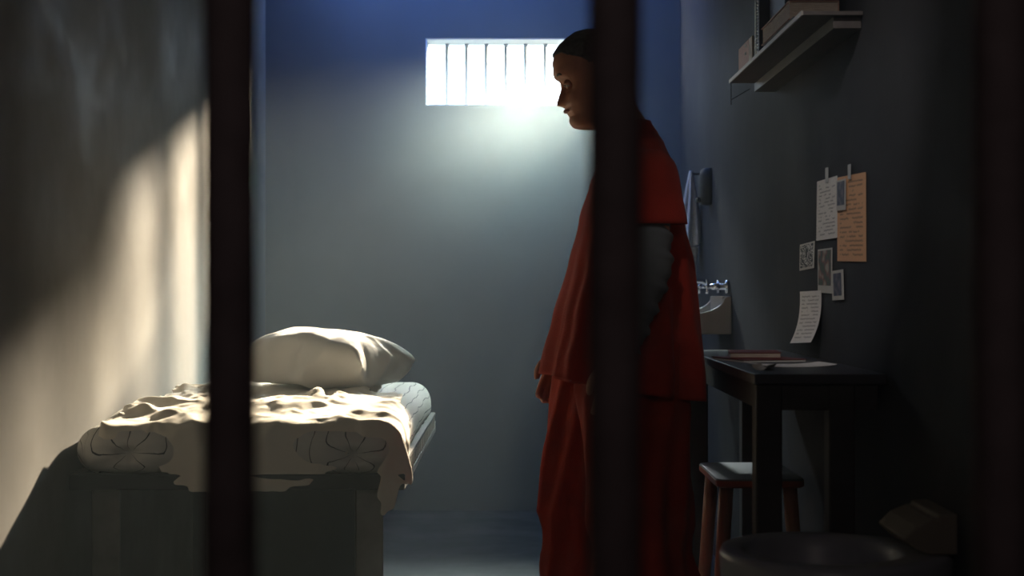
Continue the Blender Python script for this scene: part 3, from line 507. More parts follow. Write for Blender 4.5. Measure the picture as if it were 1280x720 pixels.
SHEET_MM = [
-2110,8187,1288,31,-1,4,-7,-5,32,-30,8,-4,25,-3,31,-29,12,-3,30,12,21,-30,3,5,29,15,20,-29,7,1,29,18,15,-29,7,1,29,24,7,-28,6,0,29,28,1,-29,6,-1,29,
30,0,-28,8,1,28,24,10,-27,11,-9,26,16,-2,-24,11,17,23,17,-8,-31,5,-9,30,25,12,-30,3,-3,30,27,4,-28,1,-13,29,27,1,-30,2,6,37,28,1,-31,2,-6,37,29,21,
-32,-8,3,26,32,-26,-28,0,22,24,27,-3,-33,-5,-18,35,36,19,-33,-5,-20,34,37,22,-31,-6,-22,31,36,22,-29,-5,-22,28,35,19,-30,-5,-18,29,35,13,-32,-6,-14,
30,35,7,-33,-6,-6,32,34,0,-33,-5,2,32,32,0,-33,-4,-3,32,32,2,-33,-5,3,33,34,-1,-35,-6,-2,36,35,10,-35,-6,-5,34,32,-7,-33,-3,10,32,30,-9,-33,-2,5,30,
29,5,-30,-1,-8,32,28,3,-32,1,-4,33,27,-2,-32,2,2,34,25,9,-32,5,-8,36,22,-3,-33,8,4,37,23,-4,-33,8,3,37,24,-2,-35,9,1,39,23,0,-34,10,-1,40,21,3,-34,10,
-3,40,21,7,-32,9,-8,38,23,3,-31,8,1,37,24,-3,-31,8,-1,36,21,13,-28,10,-13,27,22,5,-29,1,17,28,32,-22,-26,2,19,27,32,-18,-29,0,4,26,33,4,-28,1,-9,28,
32,3,-31,-1,9,22,31,5,-28,1,-17,27,34,19,-33,-2,-6,40,39,-8,-34,-3,-3,44,46,4,-37,-6,-4,33,38,26,-29,-1,-26,30,33,29,-25,0,-30,27,27,14,-31,3,-15,18,
31,7,-29,-1,-6,16,34,-1,-28,-3,1,18,31,12,-26,0,-13,23,27,5,-29,2,-4,23,23,12,-26,4,-13,27,22,11,-27,5,-10,33,21,-1,-29,7,0,28,15,21,-19,13,-21,19,15,
21,-30,-6,4,15,21,-21,-22,6,20,18,22,-24,-29,0,9,25,28,-1,-30,0,-9,25,29,14,-28,1,-14,25,28,14,-29,0,-12,26,27,4,-32,0,2,30,27,2,-33,1,-12,31,26,12,
-40,0,-6,42,27,0,-42,-2,-7,47,31,6,-44,-3,0,45,31,4,-42,-5,8,44,27,10,-30,-8,-26,94,-2179,-119,-8,-7,31,-6,4,26,-1,19,22,2,27,13,-1,22,21,0,32,5,0,34,
6,1,36,-1,-1,32,7,-1,30,-1,-1,29,-7,0,29,4,1,31,5,1,29,-9,5,26,20,1,29,-20,0,32,16,-1,32,9,2,29,-13,0,31,-3,2,30,7,0,30,0,-2,30,-5,-2,29,-9,-1,29,-1,
-1,27,0,-1,28,3,0,28,-2,0,28,6,-1,26,-9,-6,22,15,1,28,-5,0,26,-9,0,27,9,4,28,3,4,27,-11,3,30,6,4,31,1,6,29,-8,7,30,5,5,31,-4,5,33,7,4,33,-7,3,32,0,1,
33,-2,-2,32,11,-1,34,3,1,34,-6,-5,33,11,-2,34,-2,-4,34,-14,14,40,5,3,39,18,-5,31,22,-2,31,6,-2,29,-12,-1,30,-21,-14,33,-5,-8,30,-10,-7,25,14,-4,26,-7,
-1,23,-12,3,24,13,3,28,4,-11,18,-18,-4,27,1,-3,28,1,-3,28,5,-5,28,-4,-3,28,-3,0,28,0,0,28,3,3,28,5,5,29,5,4,30,-2,0,27,-8,-1,19,19,57,-2188,-137,-9,
-10,29,-5,7,26,-1,20,21,-2,22,19,0,28,8,-1,27,14,0,34,0,0,36,4,0,34,3,-1,29,-9,-1,29,5,0,30,6,0,30,-11,3,31,0,6,28,18,1,32,-16,0,36,11,0,29,17,2,29,
-14,1,31,-6,0,30,-6,-1,30,-2,0,30,-2,-1,30,3,0,29,0,-2,27,5,-1,26,-8,-1,26,3,0,27,0,-7,22,14,-1,27,0,0,25,-11,0,27,-3,0,26,11,3,27,-7,2,28,6,5,31,-4,
3,29,-5,5,29,8,9,27,-11,5,31,-1,4,33,11,5,35,-7,3,33,-4,0,32,10,-1,34,-2,-1,34,8,-2,35,0,-8,31,-12,-1,36,-2,2,39,-2,6,31,30,2,39,18,1,34,14,-3,30,4,
-4,29,-7,-5,31,-14,-5,31,-14,-5,28,-13,-11,20,-18,-1,27,0,-1,26,7,1,26,4,-3,24,-11,-5,26,5,-3,28,3,-2,27,-1,-1,28,-4,-2,29,1,-2,27,-3,-2,27,6,2,27,-6,
5,29,9,5,31,-9,5,30,-1,-1,28,0,-6,13,24,52,-2205,-134,-2,10,30,-5,15,22,-5,27,11,-1,17,22,-4,16,23,-1,28,-2,1,31,10,0,37,2,-1,34,-8,-1,31,3,-1,29,9,1,
30,-10,1,31,3,4,31,-5,4,30,13,2,35,-10,0,32,19,1,33,11,0,31,-5,2,32,-7,1,31,-7,1,29,-5,-1,28,-5,0,29,0,-1,28,4,-2,25,-8,-3,24,10,0,26,4,-1,26,4,-3,26,
-1,-5,23,-13,1,26,-4,0,27,6,-2,28,2,1,26,9,4,29,-4,4,29,-13,5,29,8,5,30,-3,6,27,11,5,32,-1,6,33,-4,3,32,-6,2,33,3,0,33,-5,0,34,5,-3,35,-4,-4,34,-4,-3,
35,3,-2,36,8,3,37,-11,4,32,25,1,37,15,-1,32,12,-2,30,5,-7,27,-12,-11,24,-18,-3,29,-13,-5,26,-13,-1,28,5,-1,27,2,0,28,-1,0,28,-4,-1,27,1,-2,27,0,-3,27,
-1,-1,28,4,2,28,-6,2,29,5,-2,27,-6,-5,27,2,-1,26,6,4,29,-8,4,29,16,4,30,-3,-1,25,-12,-7,18,23,51,-2188,-142,-6,13,29,-4,12,24,-1,2,28,0,25,14,-5,17,
22,-4,26,9,2,31,-8,0,36,2,-2,33,8,0,30,4,1,31,-8,2,32,0,2,31,-4,3,32,6,3,32,-6,2,34,9,2,33,11,0,33,1,-1,31,-12,3,32,-6,2,31,-3,0,29,-2,1,28,2,0,27,2,
-2,27,-2,-2,25,8,0,26,1,0,25,-5,-2,26,-2,-4,25,-4,-1,24,11,-1,27,0,0,25,-8,-5,28,-3,0,26,13,1,26,-12,4,30,10,8,31,1,7,28,-12,5,30,1,5,32,-1,3,31,0,2,
32,6,2,33,-3,0,34,-1,-2,35,0,-2,36,2,-2,36,7,0,36,1,-2,36,-2,-1,34,-10,-3,34,11,-3,34,10,2,30,14,0,29,7,-13,20,-17,-4,29,-10,-3,29,-11,-2,28,-3,-1,28,
-1,-1,27,2,1,28,4,1,29,-6,1,28,2,0,27,5,-1,28,2,2,28,-8,4,29,3,2,29,-4,-1,27,4,-8,25,8,-2,25,-9,2,29,1,2,28,13,0,25,-15,1,28,2,-9,25,16,51,-2178,-133,
-5,-11,30,-7,5,26,3,25,15,2,16,23,-3,25,13,-7,28,2,0,26,14,0,32,-3,-1,33,4,0,31,2,1,32,-3,2,32,-8,4,32,1,3,33,0,2,33,2,3,34,-1,2,33,-1,1,33,-1,1,32,0,
2,32,0,1,30,-2,-1,29,5,1,28,0,0,27,-1,0,26,3,0,26,0,2,26,-3,2,27,1,0,26,3,-6,23,11,0,24,-10,-5,25,8,-4,27,-2,-6,28,-4,-2,27,-11,-1,24,15,5,29,-1,6,29,
-12,8,30,11,5,31,6,3,32,3,2,31,-3,5,29,-17,1,35,5,1,35,-1,-4,34,7,-8,35,10,4,36,-16,1,39,-5,-1,37,-2,-2,34,9,-4,32,0,-4,32,2,-6,30,1,5,27,11,-7,27,-3,
-7,24,-15,-2,28,-1,-2,26,3,-3,26,6,1,29,-3,2,28,-9,2,31,1,1,29,6,2,28,3,2,27,-11,5,31,1,5,29,1,2,28,1,-4,24,12,-9,22,-15,-2,28,1,0,27,5,0,26,12,0,26,
-11,-8,23,16,-4,27,-16,22,-2188,-145,31,3,2,-4,-4,30,2,17,27,-4,-8,27,5,26,11,3,25,16,-1,25,15,-10,20,18,-3,30,-3,-2,30,4,-1,30,-4,-1,32,-3,2,32,-2,4,
33,5,4,33,3,2,34,1,3,34,0,3,35,11,8,34,2,1,32,2,-4,33,1,0,31,-6,-1,31,-2,3,25,-14,0,29,-2,0,27,3,0,27,2,1,26,-6,2,25,11,1,26,8,0,26,8,-3,25,7,-3,25,
-7,-5,26,-10,-6,22,-15,-3,28,1,0,26,9,0,28,-1,1,28,-5,3,29,1,5,31,-7,3,32,3,7,28,15,2,31,6,5,29,-19,0,37,7,-1,35,6,-7,32,13,-5,31,-19,4,40,6,3,40,-16,
-2,38,11,1,36,-3,-4,32,1,-7,30,2,-6,29,1,-3,26,-12,-6,27,-2,1,26,8,-8,21,14,0,26,3,1,24,-13,0,30,-9,3,32,-1,3,32,3,2,31,3,1,29,-6,5,31,3,1,27,18,7,28,
-2,2,27,-3,-5,20,-18,-8,25,11,0,26,-10,-2,25,11,-3,28,-7,0,24,15,-4,30,0,-3,28,-17,51,-2199,-139,-1,3,31,-1,5,32,2,6,28,1,21,20,1,24,20,-4,23,17,-2,
29,-5,-8,30,9,-1,31,-6,0,31,2,0,32,4,1,32,3,7,33,-1,3,33,2,-3,33,8,5,37,-7,0,35,-21,9,38,0,5,33,2,1,30,11,-3,29,17,-3,25,-21,3,31,2,0,27,-10,1,30,4,0,
27,1,-1,26,1,0,26,-7,-1,28,5,-1,28,4,3,16,20,-5,24,-11,-8,24,-15,-2,27,0,-1,27,-1,2,27,-1,3,28,-1,-1,29,1,-1,29,0,2,30,2,3,31,1,2,31,-2,7,25,19,-2,34,
4,6,38,-5,-7,31,17,-3,31,-17,-6,32,-18,7,41,13,3,43,-10,-4,36,20,-3,36,6,-4,32,0,-4,29,-5,-4,30,-5,-5,28,-8,-4,25,-10,-6,16,22,0,27,-1,-1,25,6,0,28,
-9,3,30,-20,4,35,5,3,32,4,2,31,-4,2,30,-5,1,23,20,5,32,-3,0,24,-16,3,26,-2,-9,18,20,0,25,-12,0,28,-6,-2,27,10,-4,25,-12,-5,29,0,0,33,4,0,33,4,17,
-2208,-175,23,15,-3,4,-1,32,4,-3,32,3,-1,33,-8,25,12,0,20,20,1,20,20,-1,20,21,-4,13,26,-1,31,-11,1,33,-3,0,33,-4,2,31,12,3,32,10,2,32,8,2,34,1,0,34,
-14,0,34,-23,6,41,0,3,34,18,10,31,-8,-4,25,19,-3,28,-18,1,31,-13,2,32,0,1,30,9,2,30,-9,0,28,1,-1,26,5,-1,26,1,-1,27,-3,-5,20,19,5,25,0,-7,17,-20,-5,
29,2,-2,27,2,-1,27,2,1,27,6,1,29,4,2,28,0,0,30,-6,2,29,-6,2,31,-4,2,31,1,3,33,1,4,29,22,1,36,10,-16,19,-24,0,35,-11,3,42,0,5,46,0,-1,35,23,1,38,3,-4,
33,-3,-6,31,-6,-7,27,-9,-2,30,1,-5,26,-11,-3,24,12,-5,19,18,0,26,3,0,26,0,1,30,-12,3,33,-21,4,35,13,5,35,-3,4,32,-10,-1,25,18,3,30,1,-3,21,-19,5,26,2,
-8,18,19,3,28,1,-1,23,-18,0,28,-4,-2,28,4,-3,28,7,-1,31,-6,-2,30,16,2,28,-19,31,-2194,-177,4,-4,32,5,1,33,-5,21,27,0,13,26,-5,-2,28,-1,17,22,4,22,20,
2,29,7,-1,33,2,2,33,-7,1,32,-5,1,33,0,1,33,7,5,29,17,2,34,-1,-2,32,-22,3,41,-9,3,37,12,3,35,-5,8,25,19,-1,31,-8,-3,27,-20,1,31,10,3,30,-7,1,30,6,2,31,
-7,0,28,-1,-1,26,4,-1,26,3,-2,27,4,-5,21,17,2,17,-19,-5,26,-6,-4,28,-2,-3,27,2,0,26,7,0,28,1,0,29,-4,4,28,5,1,29,2,0,29,-11,1,32,-2,2,31,8,3,34,-6,4,
29,22,-19,28,-16,0,34,-8,0,38,16,12,40,-16,-4,36,20,2,37,-2,-5,32,-8,-5,32,-6,-5,30,-5,-3,30,-1,-2,29,0,-4,27,4,-4,20,17,-7,25,-7,2,23,11,2,27,5,-2,
26,-19,6,36,-11,4,35,14,5,37,-9,4,35,3,-1,27,15,-6,16,-23,6,25,4,-5,20,18,4,28,0,0,25,-14,2,27,-8,-1,29,6,-1,29,-4,0,31,1,0,30,17,0,33,4,-1,21,-24,-8,
-2193,-209,26,-3,-3,5,1,33,4,0,32,2,11,32,0,7,32,0,-3,29,4,14,24,-5,27,5,-3,26,13,1,27,11,5,30,9,3,29,13,1,30,-11,2,32,-4,2,32,11,4,33,7,2,34,-1,-1,
33,-19,3,40,-2,2,35,3,5,31,11,-4,27,-16,7,31,1,-1,30,14,3,31,-6,2,30,-3,1,29,3,0,30,-8,0,27,6,-1,26,3,-1,26,3,-4,25,12,-4,24,12,-4,24,-7,-2,25,-10,1,
24,-14,-3,26,-5,-3,27,-1,0,27,0,1,30,1,2,30,0,1,29,0,2,28,10,2,30,-10,1,31,12,3,31,-13,-7,35,1,-5,30,17,0,36,1,4,40,-17,2,35,25,1,37,-9,-4,32,-8,-4,
33,0,-5,29,-10,-5,31,2,-6,28,12,-3,28,2,-3,28,1,-5,23,-12,-3,26,-1,-4,25,0,7,21,15,0,31,-1,6,31,-17,4,34,14,5,36,-6,1,32,11,-9,21,-18,-1,20,18,6,26,4,
2,26,-5,-1,26,-10,3,27,-7,2,28,2,-1,29,6,1,29,-10,1,32,11,0,32,14,-1,33,1,-4,26,-18,-9,-2203,-251,23,-18,5,4,9,29,6,11,30,3,4,31,2,4,32,2,0,32,3,20,
22,6,18,23,0,17,23,-10,11,26,3,29,7,6,31,-1,2,32,-4,1,32,-2,1,33,-3,0,32,-5,-1,34,-2,3,33,1,5,36,-1,3,34,10,3,32,-8,2,33,-2,-1,30,8,0,29,13,6,33,-3,3,
31,-4,1,29,-4,0,28,-8,0,28,8,-1,26,5,0,26,4,-1,26,3,-2,27,5,-4,27,5,-5,26,1,-4,25,-2,-4,26,-6,-3,26,-5,2,25,-10,-1,27,4,-2,29,4,0,29,2,2,29,-2,6,27,
-14,1,32,4,1,32,-2,1,33,7,-1,34,-5,-1,35,1,0,37,-6,-1,36,20,2,38,10,-3,34,-7,-6,31,-9,-4,28,-16,-4,30,7,-5,30,3,-6,29,5,-4,26,-10,-1,27,5,-4,25,-11,
-1,27,1,-3,25,1,1,27,-2,6,27,14,4,32,-12,4,31,13,2,31,3,-6,22,-18,1,24,13,0,25,-9,0,27,-2,1,27,-1,2,27,-1,4,27,4,0,27,10,0,28,-9,1,31,-5,1,32,5,1,32,
14,-2,32,-2,-3,28,-17,17,-2212,-240,2,3,30,3,4,31,2,4,31,4,5,31,4,13,31,5,3,31,2,8,31,0,14,26,2,30,-4,1,30,3,2,31,0,1,32,1,1,34,8,2,35,0,2,33,0,0,33,
-1,3,34,0,3,33,1,2,33,1,2,32,2,1,32,3,1,30,2,0,30,-9,4,33,-7,4,32,-2,2,28,1,-1,28,0,-1,27,0,0,27,0,-2,27,-1,-3,25,0,-7,27,1,-7,27,0,-3,26,1,-1,26,1,0,
26,2,2,26,7,1,26,5,-2,28,0,-1,29,3,-1,29,2,2,29,-2,4,30,-6,2,30,-14,0,32,10,-1,33,-4,-1,35,2,0,36,-5,0,37,14,-1,36,13,-1,35,-4,-6,30,-14,-2,32,0,-4,
30,-12,-4,30,3,-4,29,7,-4,28,3,-5,28,-2,-3,24,-11,-2,27,2,0,28,2,1,27,-3,3,27,7,3,29,-6,2,29,4,2,28,9,-4,24,-15,0,25,9,3,25,-7,2,26,3,1,27,-4,0,26,5,
-1,27,7,2,27,2,0,27,-10,0,29,-4,1,30,-1,0,32,2,2,31,8,-4,31,-10,-2,30,16,-10,-2209,-287,21,-15,2,5,9,29,2,3,31,4,9,30,4,9,30,3,6,31,4,9,32,3,11,28,2,
13,29,5,0,31,1,29,7,1,31,3,1,32,1,2,33,-1,3,35,-10,2,35,0,3,33,6,2,33,0,3,33,-6,2,33,0,1,32,5,1,32,-1,0,31,-3,0,31,-2,5,32,-1,5,33,9,-2,29,13,1,28,-3,
1,28,-9,0,28,-6,-1,27,7,-2,26,4,-3,26,2,-5,27,-1,-4,27,-3,-1,26,-1,1,25,-9,-1,26,-1,-2,27,-2,-2,27,0,-1,28,0,-2,29,0,0,29,4,2,29,6,2,31,-6,1,32,-3,0,
32,9,-2,32,-10,-2,34,11,0,38,-8,-1,39,9,-2,33,15,-2,30,-15,-2,32,-6,-4,32,-5,-5,30,8,-4,30,2,-2,29,-9,-2,28,-1,-5,27,-1,-4,27,3,-3,24,9,1,27,-4,3,29,
-8,4,30,7,1,26,-6,2,25,9,-1,25,-10,-1,26,9,0,27,-1,2,27,-3,2,25,-5,2,27,2,1,25,9,-1,27,-5,2,28,-1,-1,29,4,0,28,-7,-1,30,5,0,30,-7,0,32,0,-4,28,17,0,
30,-17,-20,-2239,-294,29,1,-4,2,10,29,3,8,30,3,12,29,4,10,30,4,4,31,4,11,30,5,8,32,4,13,26,2,13,28,5,2,31,-1,30,-2,4,30,9,1,33,-3,3,33,0,3,34,6,2,32,
-8,3,33,0,2,33,0,3,33,6,2,33,-3,1,32,1,1,33,0,1,31,0,0,32,-2,0,28,17,3,32,13,2,31,6,1,28,-5,3,25,-16,0,28,-10,-2,30,-1,-1,29,2,-2,25,9,-4,27,2,-2,25,
-7,-1,27,-2,-2,26,7,-3,26,2,-3,27,0,0,28,-1,2,27,-2,0,29,-3,-1,27,-13,-1,32,1,0,32,2,-1,32,4,-1,32,-7,-3,33,9,-1,35,0,-1,37,-5,-1,38,8,-2,31,13,-1,31,
-14,-1,32,-4,-4,32,-6,-6,30,0,-3,29,9,-2,28,-7,-2,29,2,-4,27,-2,-5,24,10,-2,26,-1,0,25,-12,4,29,4,3,29,-3,2,26,6,2,25,-6,0,23,13,0,26,-9,-1,30,4,0,27,
-9,2,26,2,0,25,9,2,27,-6,0,27,4,1,28,1,-2,28,-10,2,29,2,-1,30,4,-6,29,11,4,32,-8,-1,36,2,0,36,2,7,-2255,-312,3,10,30,2,14,28,3,11,29,4,7,31,5,9,30,4,
10,31,5,3,33,4,10,27,4,21,23,5,4,32,-1,30,7,4,30,-4,2,33,4,3,32,6,3,32,-3,2,33,2,0,31,9,3,33,-2,5,32,-11,2,34,1,1,31,-2,0,33,6,0,33,-8,-2,27,18,3,32,
7,2,31,8,2,30,6,1,29,3,0,28,-8,0,27,-11,2,27,-18,-2,31,7,-4,27,-11,-1,27,4,2,25,10,-2,27,0,-1,27,0,-4,26,-6,-1,26,5,0,28,-2,-2,25,-12,1,29,1,-3,29,14,
-2,34,-5,-1,33,-8,0,33,-1,-1,34,1,-2,33,5,-3,35,-5,-3,34,8,-2,33,10,2,34,4,0,33,-5,0,32,-8,-4,31,-5,-5,30,-6,-3,29,3,-3,27,12,-1,28,1,-5,27,-2,-4,24,
-10,-2,26,-2,1,27,1,2,27,-1,1,26,4,2,25,-6,2,24,13,2,24,7,-1,28,-4,-1,28,-13,-3,27,11,2,26,1,3,27,-4,1,27,-3,-2,27,-7,0,29,0,0,29,-1,-2,26,16,-4,29,8,
-4,31,7,3,36,-3,7,40,-4,2,28,-24,4,-2256,-300,2,14,29,3,10,29,2,13,30,4,9,30,5,6,31,4,5,33,6,13,30,5,3,29,4,22,22,4,11,29,0,26,15,2,32,4,3,32,5,5,31,
-6,1,32,8,3,32,2,2,32,1,3,32,-4,4,33,-8,2,31,-7,1,31,-2,-1,32,10,-1,35,-7,-2,30,16,-2,30,-10,-1,29,2,0,30,4,7,27,10,3,28,2,1,30,-4,1,30,-9,-2,27,-14,
-3,27,9,0,26,-8,-2,28,-1,0,27,0,-1,27,0,-1,28,0,1,26,9,-2,27,-9,-4,25,13,1,30,-5,-3,31,9,-3,32,-13,-1,35,-2,-1,35,-1,-1,33,4,-3,33,-2,-3,34,-2,-3,33,
-1,-2,33,0,3,34,0,7,32,9,-2,30,-8,-5,32,0,-6,30,4,-2,28,6,-3,28,-7,-3,27,-4,-3,27,5,-2,26,3,-2,26,-4,0,26,-2,0,25,-2,1,25,7,1,26,1,2,26,-4,3,23,11,-2,
26,-7,1,28,3,-4,26,-9,2,27,-1,2,27,-1,1,28,0,-1,28,5,-2,29,-1,-1,29,-2,-3,29,8,-2,30,11,-1,34,-3,-2,37,-16,9,38,0,3,34,4,-29,-2285,-333,31,4,-4,3,16,
28,3,5,32,3,13,28,4,12,29,3,5,32,3,6,32,4,16,30,4,4,34,5,15,25,5,11,28,2,27,14,5,21,21,3,33,2,5,28,17,4,32,2,5,32,-7,0,30,-13,1,31,-3,2,32,1,2,31,3,1,
30,-1,-1,32,4,-1,33,-3,-3,33,10,0,32,7,-1,27,-12,2,30,1,-1,28,-8,-1,29,-2,1,29,2,4,29,-1,3,29,-1,0,28,7,-1,27,6,-1,28,-1,0,27,-7,-2,28,5,-2,28,0,-1,
28,2,3,27,-10,-6,24,14,-1,29,6,0,32,-4,-5,30,-16,0,35,1,-2,34,1,-1,33,-1,-2,33,1,-2,33,1,-1,33,4,1,34,2,0,33,0,1,33,3,5,29,-14,-6,32,4,-8,31,7,-3,30,
-5,-3,28,4,-2,28,-8,-3,27,-1,-3,26,10,-1,26,-6,-1,26,-1,0,26,-1,1,25,-3,0,25,0,1,25,1,2,25,7,0,25,-7,1,25,-1,0,27,0,-1,27,4,1,26,4,0,28,2,1,28,2,-1,
29,-3,-2,29,-7,-1,30,4,-2,33,1,1,34,5,0,37,-10,-4,32,23,3,36,1,5,21,-26,9,-2266,-334,3,0,32,3,5,32,5,18,26,1,-1,32,2,6,32,4,11,31,0,14,33,5,22,29,4,9,
28,5,16,24,4,24,17,8,29,14,7,26,22,7,33,-1,-3,27,-16,6,31,-1,2,31,2,-2,29,11,1,30,-5,0,31,-8,-2,31,3,-1,32,1,-1,32,2,-3,31,10,0,32,1,0,29,-5,1,29,-4,
-1,29,-8,-1,28,6,2,29,0,3,30,1,3,29,0,0,28,1,0,28,6,-1,29,3,1,26,-11,-2,29,-2,-2,28,-1,-1,29,2,0,26,12,-3,29,0,-5,27,-11,-2,33,-6,-1,33,11,0,35,-2,-2,
32,-7,-3,32,7,-1,33,-6,-1,34,0,2,33,5,0,33,-8,-1,32,2,-1,32,1,-4,27,17,-2,33,-1,-4,31,-12,-2,30,-5,-2,28,0,-1,27,7,-3,27,2,-2,27,-6,-1,26,-4,0,26,0,0,
25,5,1,25,2,1,25,-5,0,25,0,2,25,-3,0,25,1,0,25,7,1,27,-1,-1,27,-2,0,26,-3,-1,28,-1,1,28,6,-1,29,-6,-1,31,3,-1,32,-1,1,36,-2,1,38,1,-5,29,24,-4,33,-18,
-1,33,-2,2,33,10,22,-2282,-350,1,10,31,4,-7,32,1,5,32,4,11,30,1,17,29,-1,21,27,5,2,35,5,12,34,4,15,27,4,19,22,7,21,23,8,27,21,3,33,-9,8,32,3,-7,25,16,
2,30,3,2,31,2,6,26,-14,1,30,-5,-2,31,6,-1,31,-3,0,31,-5,-1,31,3,-1,31,2,-4,30,-6,-1,31,-2,1,30,0,-2,29,8,0,30,2,2,28,-6,3,30,-2,4,29,2,1,29,3,-1,30,1,
0,28,9,-1,29,-2,0,29,-4,-1,27,-11,-1,29,1,-2,29,3,-3,30,-3,-3,31,0,-4,30,13,1,34,-3,-2,34,-9,-4,29,13,-2,32,0,-2,32,-14,-1,36,10,3,33,-11,0,32,3,-6,
30,13,-2,31,4,2,32,-1,-4,28,-12,-1,31,3,-2,30,-8,-2,29,-2,-1,27,2,-2,26,6,-1,27,-2,-1,26,0,0,26,-5,1,25,-1,1,25,2,1,25,3,1,25,-4,1,24,4,1,26,1,-1,25,
-4,1,27,0,-1,27,-2,0,27,4,-1,27,3,0,29,-7,0,31,6,-1,32,0,0,33,-6,1,37,2,-3,33,19,-3,36,3,-5,26,-22,-1,33,-2,2,30,15,25,-2281,-350,1,5,32,1,12,31,3,-1,
33,-3,24,23,4,15,32,5,4,35,4,4,34,3,15,32,4,7,29,6,21,23,6,21,24,5,33,3,5,29,9,0,24,19,2,30,-4,1,30,-5,0,31,-2,3,28,11,1,30,-4,0,30,-6,-1,28,-12,0,31,
2,0,30,2,1,30,-6,-2,30,5,-3,31,-3,-2,31,5,-2,31,4,0,29,1,2,30,-4,4,29,-7,5,29,9,2,28,9,1,30,-3,-4,29,-10,0,31,6,-2,29,-8,0,30,2,-1,29,-2,-2,30,-2,-2,
32,1,-4,31,13,-1,32,-8,-2,32,-6,-6,29,15,-1,32,2,-2,32,-4,-3,32,-15,-1,34,17,2,33,-10,-3,30,11,0,34,2,-1,31,0,-2,27,-14,-2,30,1,-1,29,-7,-1,31,0,-1,
28,1,-1,27,5,-1,27,-4,0,27,-2,-1,26,2,1,25,4,1,25,-5,1,25,0,1,25,1,1,25,-2,1,25,0,1,26,0,0,26,5,0,27,-3,0,27,0,-1,28,-2,-1,27,7,0,31,1,1,33,-1,-2,31,
-7,-1,33,5,-2,33,11,-2,34,8,-7,28,-17,-1,32,8,-2,33,0,4,32,-8,28,-2285,-341,0,10,31,1,3,33,-1,21,25,2,14,31,5,11,35,5,2,35,3,11,33,3,4,34,4,11,28,5,
22,20,4,26,16,4,22,20,5,28,9,0,29,-8,1,29,-4,1,30,-2,1,29,11,-6,28,-11,2,30,-2,5,30,0,1,30,10,1,30,-6,-2,30,-1,-1,31,3,-1,30,0,-1,30,-4,-1,30,-1,-2,
31,-1,0,30,0,4,30,2,1,28,10,6,30,5,-2,27,-13,0,30,-4,0,32,0,-1,32,4,0,31,2,-1,30,-3,-1,30,-2,-2,31,4,-3,35,5,-4,32,13,-4,34,-1,0,28,-13,-6,29,10,-3,
28,-13,-2,32,-5,0,34,4,-2,32,15,0,33,-1,-1,32,-2,-2,32,-9,3,30,9,-2,29,-7,-2,29,-9,-1,29,5,0,29,-1,0,28,-4,-1,27,5,0,27,0,-1,26,-4,0,26,6,1,26,-3,2,
25,-4,1,24,2,2,25,-1,1,25,1,0,26,2,1,26,2,0,26,-5,1,28,-2,1,29,0,-1,28,4,-1,29,-1,0,30,2,-1,32,-5,-2,31,3,-3,30,11,-1,33,3,-8,30,-13,0,32,-4,-1,32,4,
-1,32,4,2,32,6,31,-2286,-348,0,11,32,0,8,32,0,18,29,2,17,32,5,4,35,3,11,33,3,5,34,4,2,36,4,13,27,3,25,15,4,19,22,6,24,14,3,29,-6,2,29,0,1,29,2,-1,28,
6,0,29,-9,-4,28,11,1,30,1,5,31,1,1,28,-13,0,30,0,-4,31,4,-3,32,-2,-2,30,0,0,30,1,0,30,4,-1,29,6,1,30,1,2,30,0,2,30,-5,0,30,-5,2,30,-4,-1,30,5,-2,30,
11,1,33,-3,2,32,-6,-1,31,0,-2,31,2,-2,31,1,-2,33,5,-3,34,5,-3,32,3,-2,31,-1,-2,31,-2,-5,30,-7,-2,30,-8,-3,32,4,-3,32,3,-6,29,-11,1,31,0,4,33,1,2,30,7,
-1,29,-6,-1,29,-2,0,29,5,0,29,-6,1,27,2,0,28,4,-1,27,-6,-1,24,11,2,27,-5,2,26,-6,2,24,9,1,24,-8,2,26,1,1,26,2,1,26,-4,1,26,2,0,27,-1,1,28,-1,-1,28,4,
-1,28,-4,0,30,1,-2,30,0,-1,32,4,-3,29,9,-3,29,-12,0,32,-2,-1,32,4,-3,28,14,-2,33,0,-2,33,0,-2,25,-18,36,-2279,-332,-1,14,31,0,10,32,1,20,31,3,17,32,2,
6,34,4,4,33,3,4,35,3,2,35,3,22,21,5,12,26,8,25,14,4,27,4,2,24,15,1,29,-2,2,28,-1,0,29,-4,-1,28,7,-1,30,0,0,29,-2,1,29,-9,-1,29,8,-3,30,-4,-4,32,-1,-3,
31,-1,-2,31,0,-1,30,2,-1,30,7,-2,30,-7,0,30,-1,4,30,7,4,31,3,1,31,3,-1,30,3,0,31,1,0,32,-4,1,31,-11,3,33,0,-1,32,-3,-5,31,-1,-3,32,-1,-3,31,0,-4,33,1,
-3,31,2,-2,31,-2,-2,31,-1,-2,31,2,-2,31,3,-2,30,0,-4,31,-5,-3,30,4,1,31,0,3,31,-4,1,30,1,0,30,-1,0,28,8,1,29,0,0,28,-5,1,28,1,1,27,-3,-2,26,9,1,26,-8,
2,27,-1,2,25,5,2,25,2,2,24,-8,2,25,5,1,27,-2,1,27,-3,1,26,3,0,27,-1,0,28,4,0,28,-4,-2,29,6,-2,29,4,0,30,-6,-2,30,9,-4,27,-14,0,31,6,0,31,6,0,31,5,-1,
32,1,-6,30,-14,-4,34,1,-1,31,2,38,-2287,-336,0,15,31,0,15,30,1,20,31,2,16,32,2,5,33,4,1,34,4,8,33,3,8,34,5,7,28,8,18,23,8,27,6,2,21,19,0,28,-3,0,28,
-3,2,28,0,0,28,0,-2,29,2,-2,30,2,-1,29,-3,-1,29,8,-3,29,4,-4,31,-4,-4,33,-6,-3,30,-1,-2,31,0,0,30,1,-2,31,7,-3,30,0,2,30,-10,8,32,9,6,33,-7,3,32,-2,0,
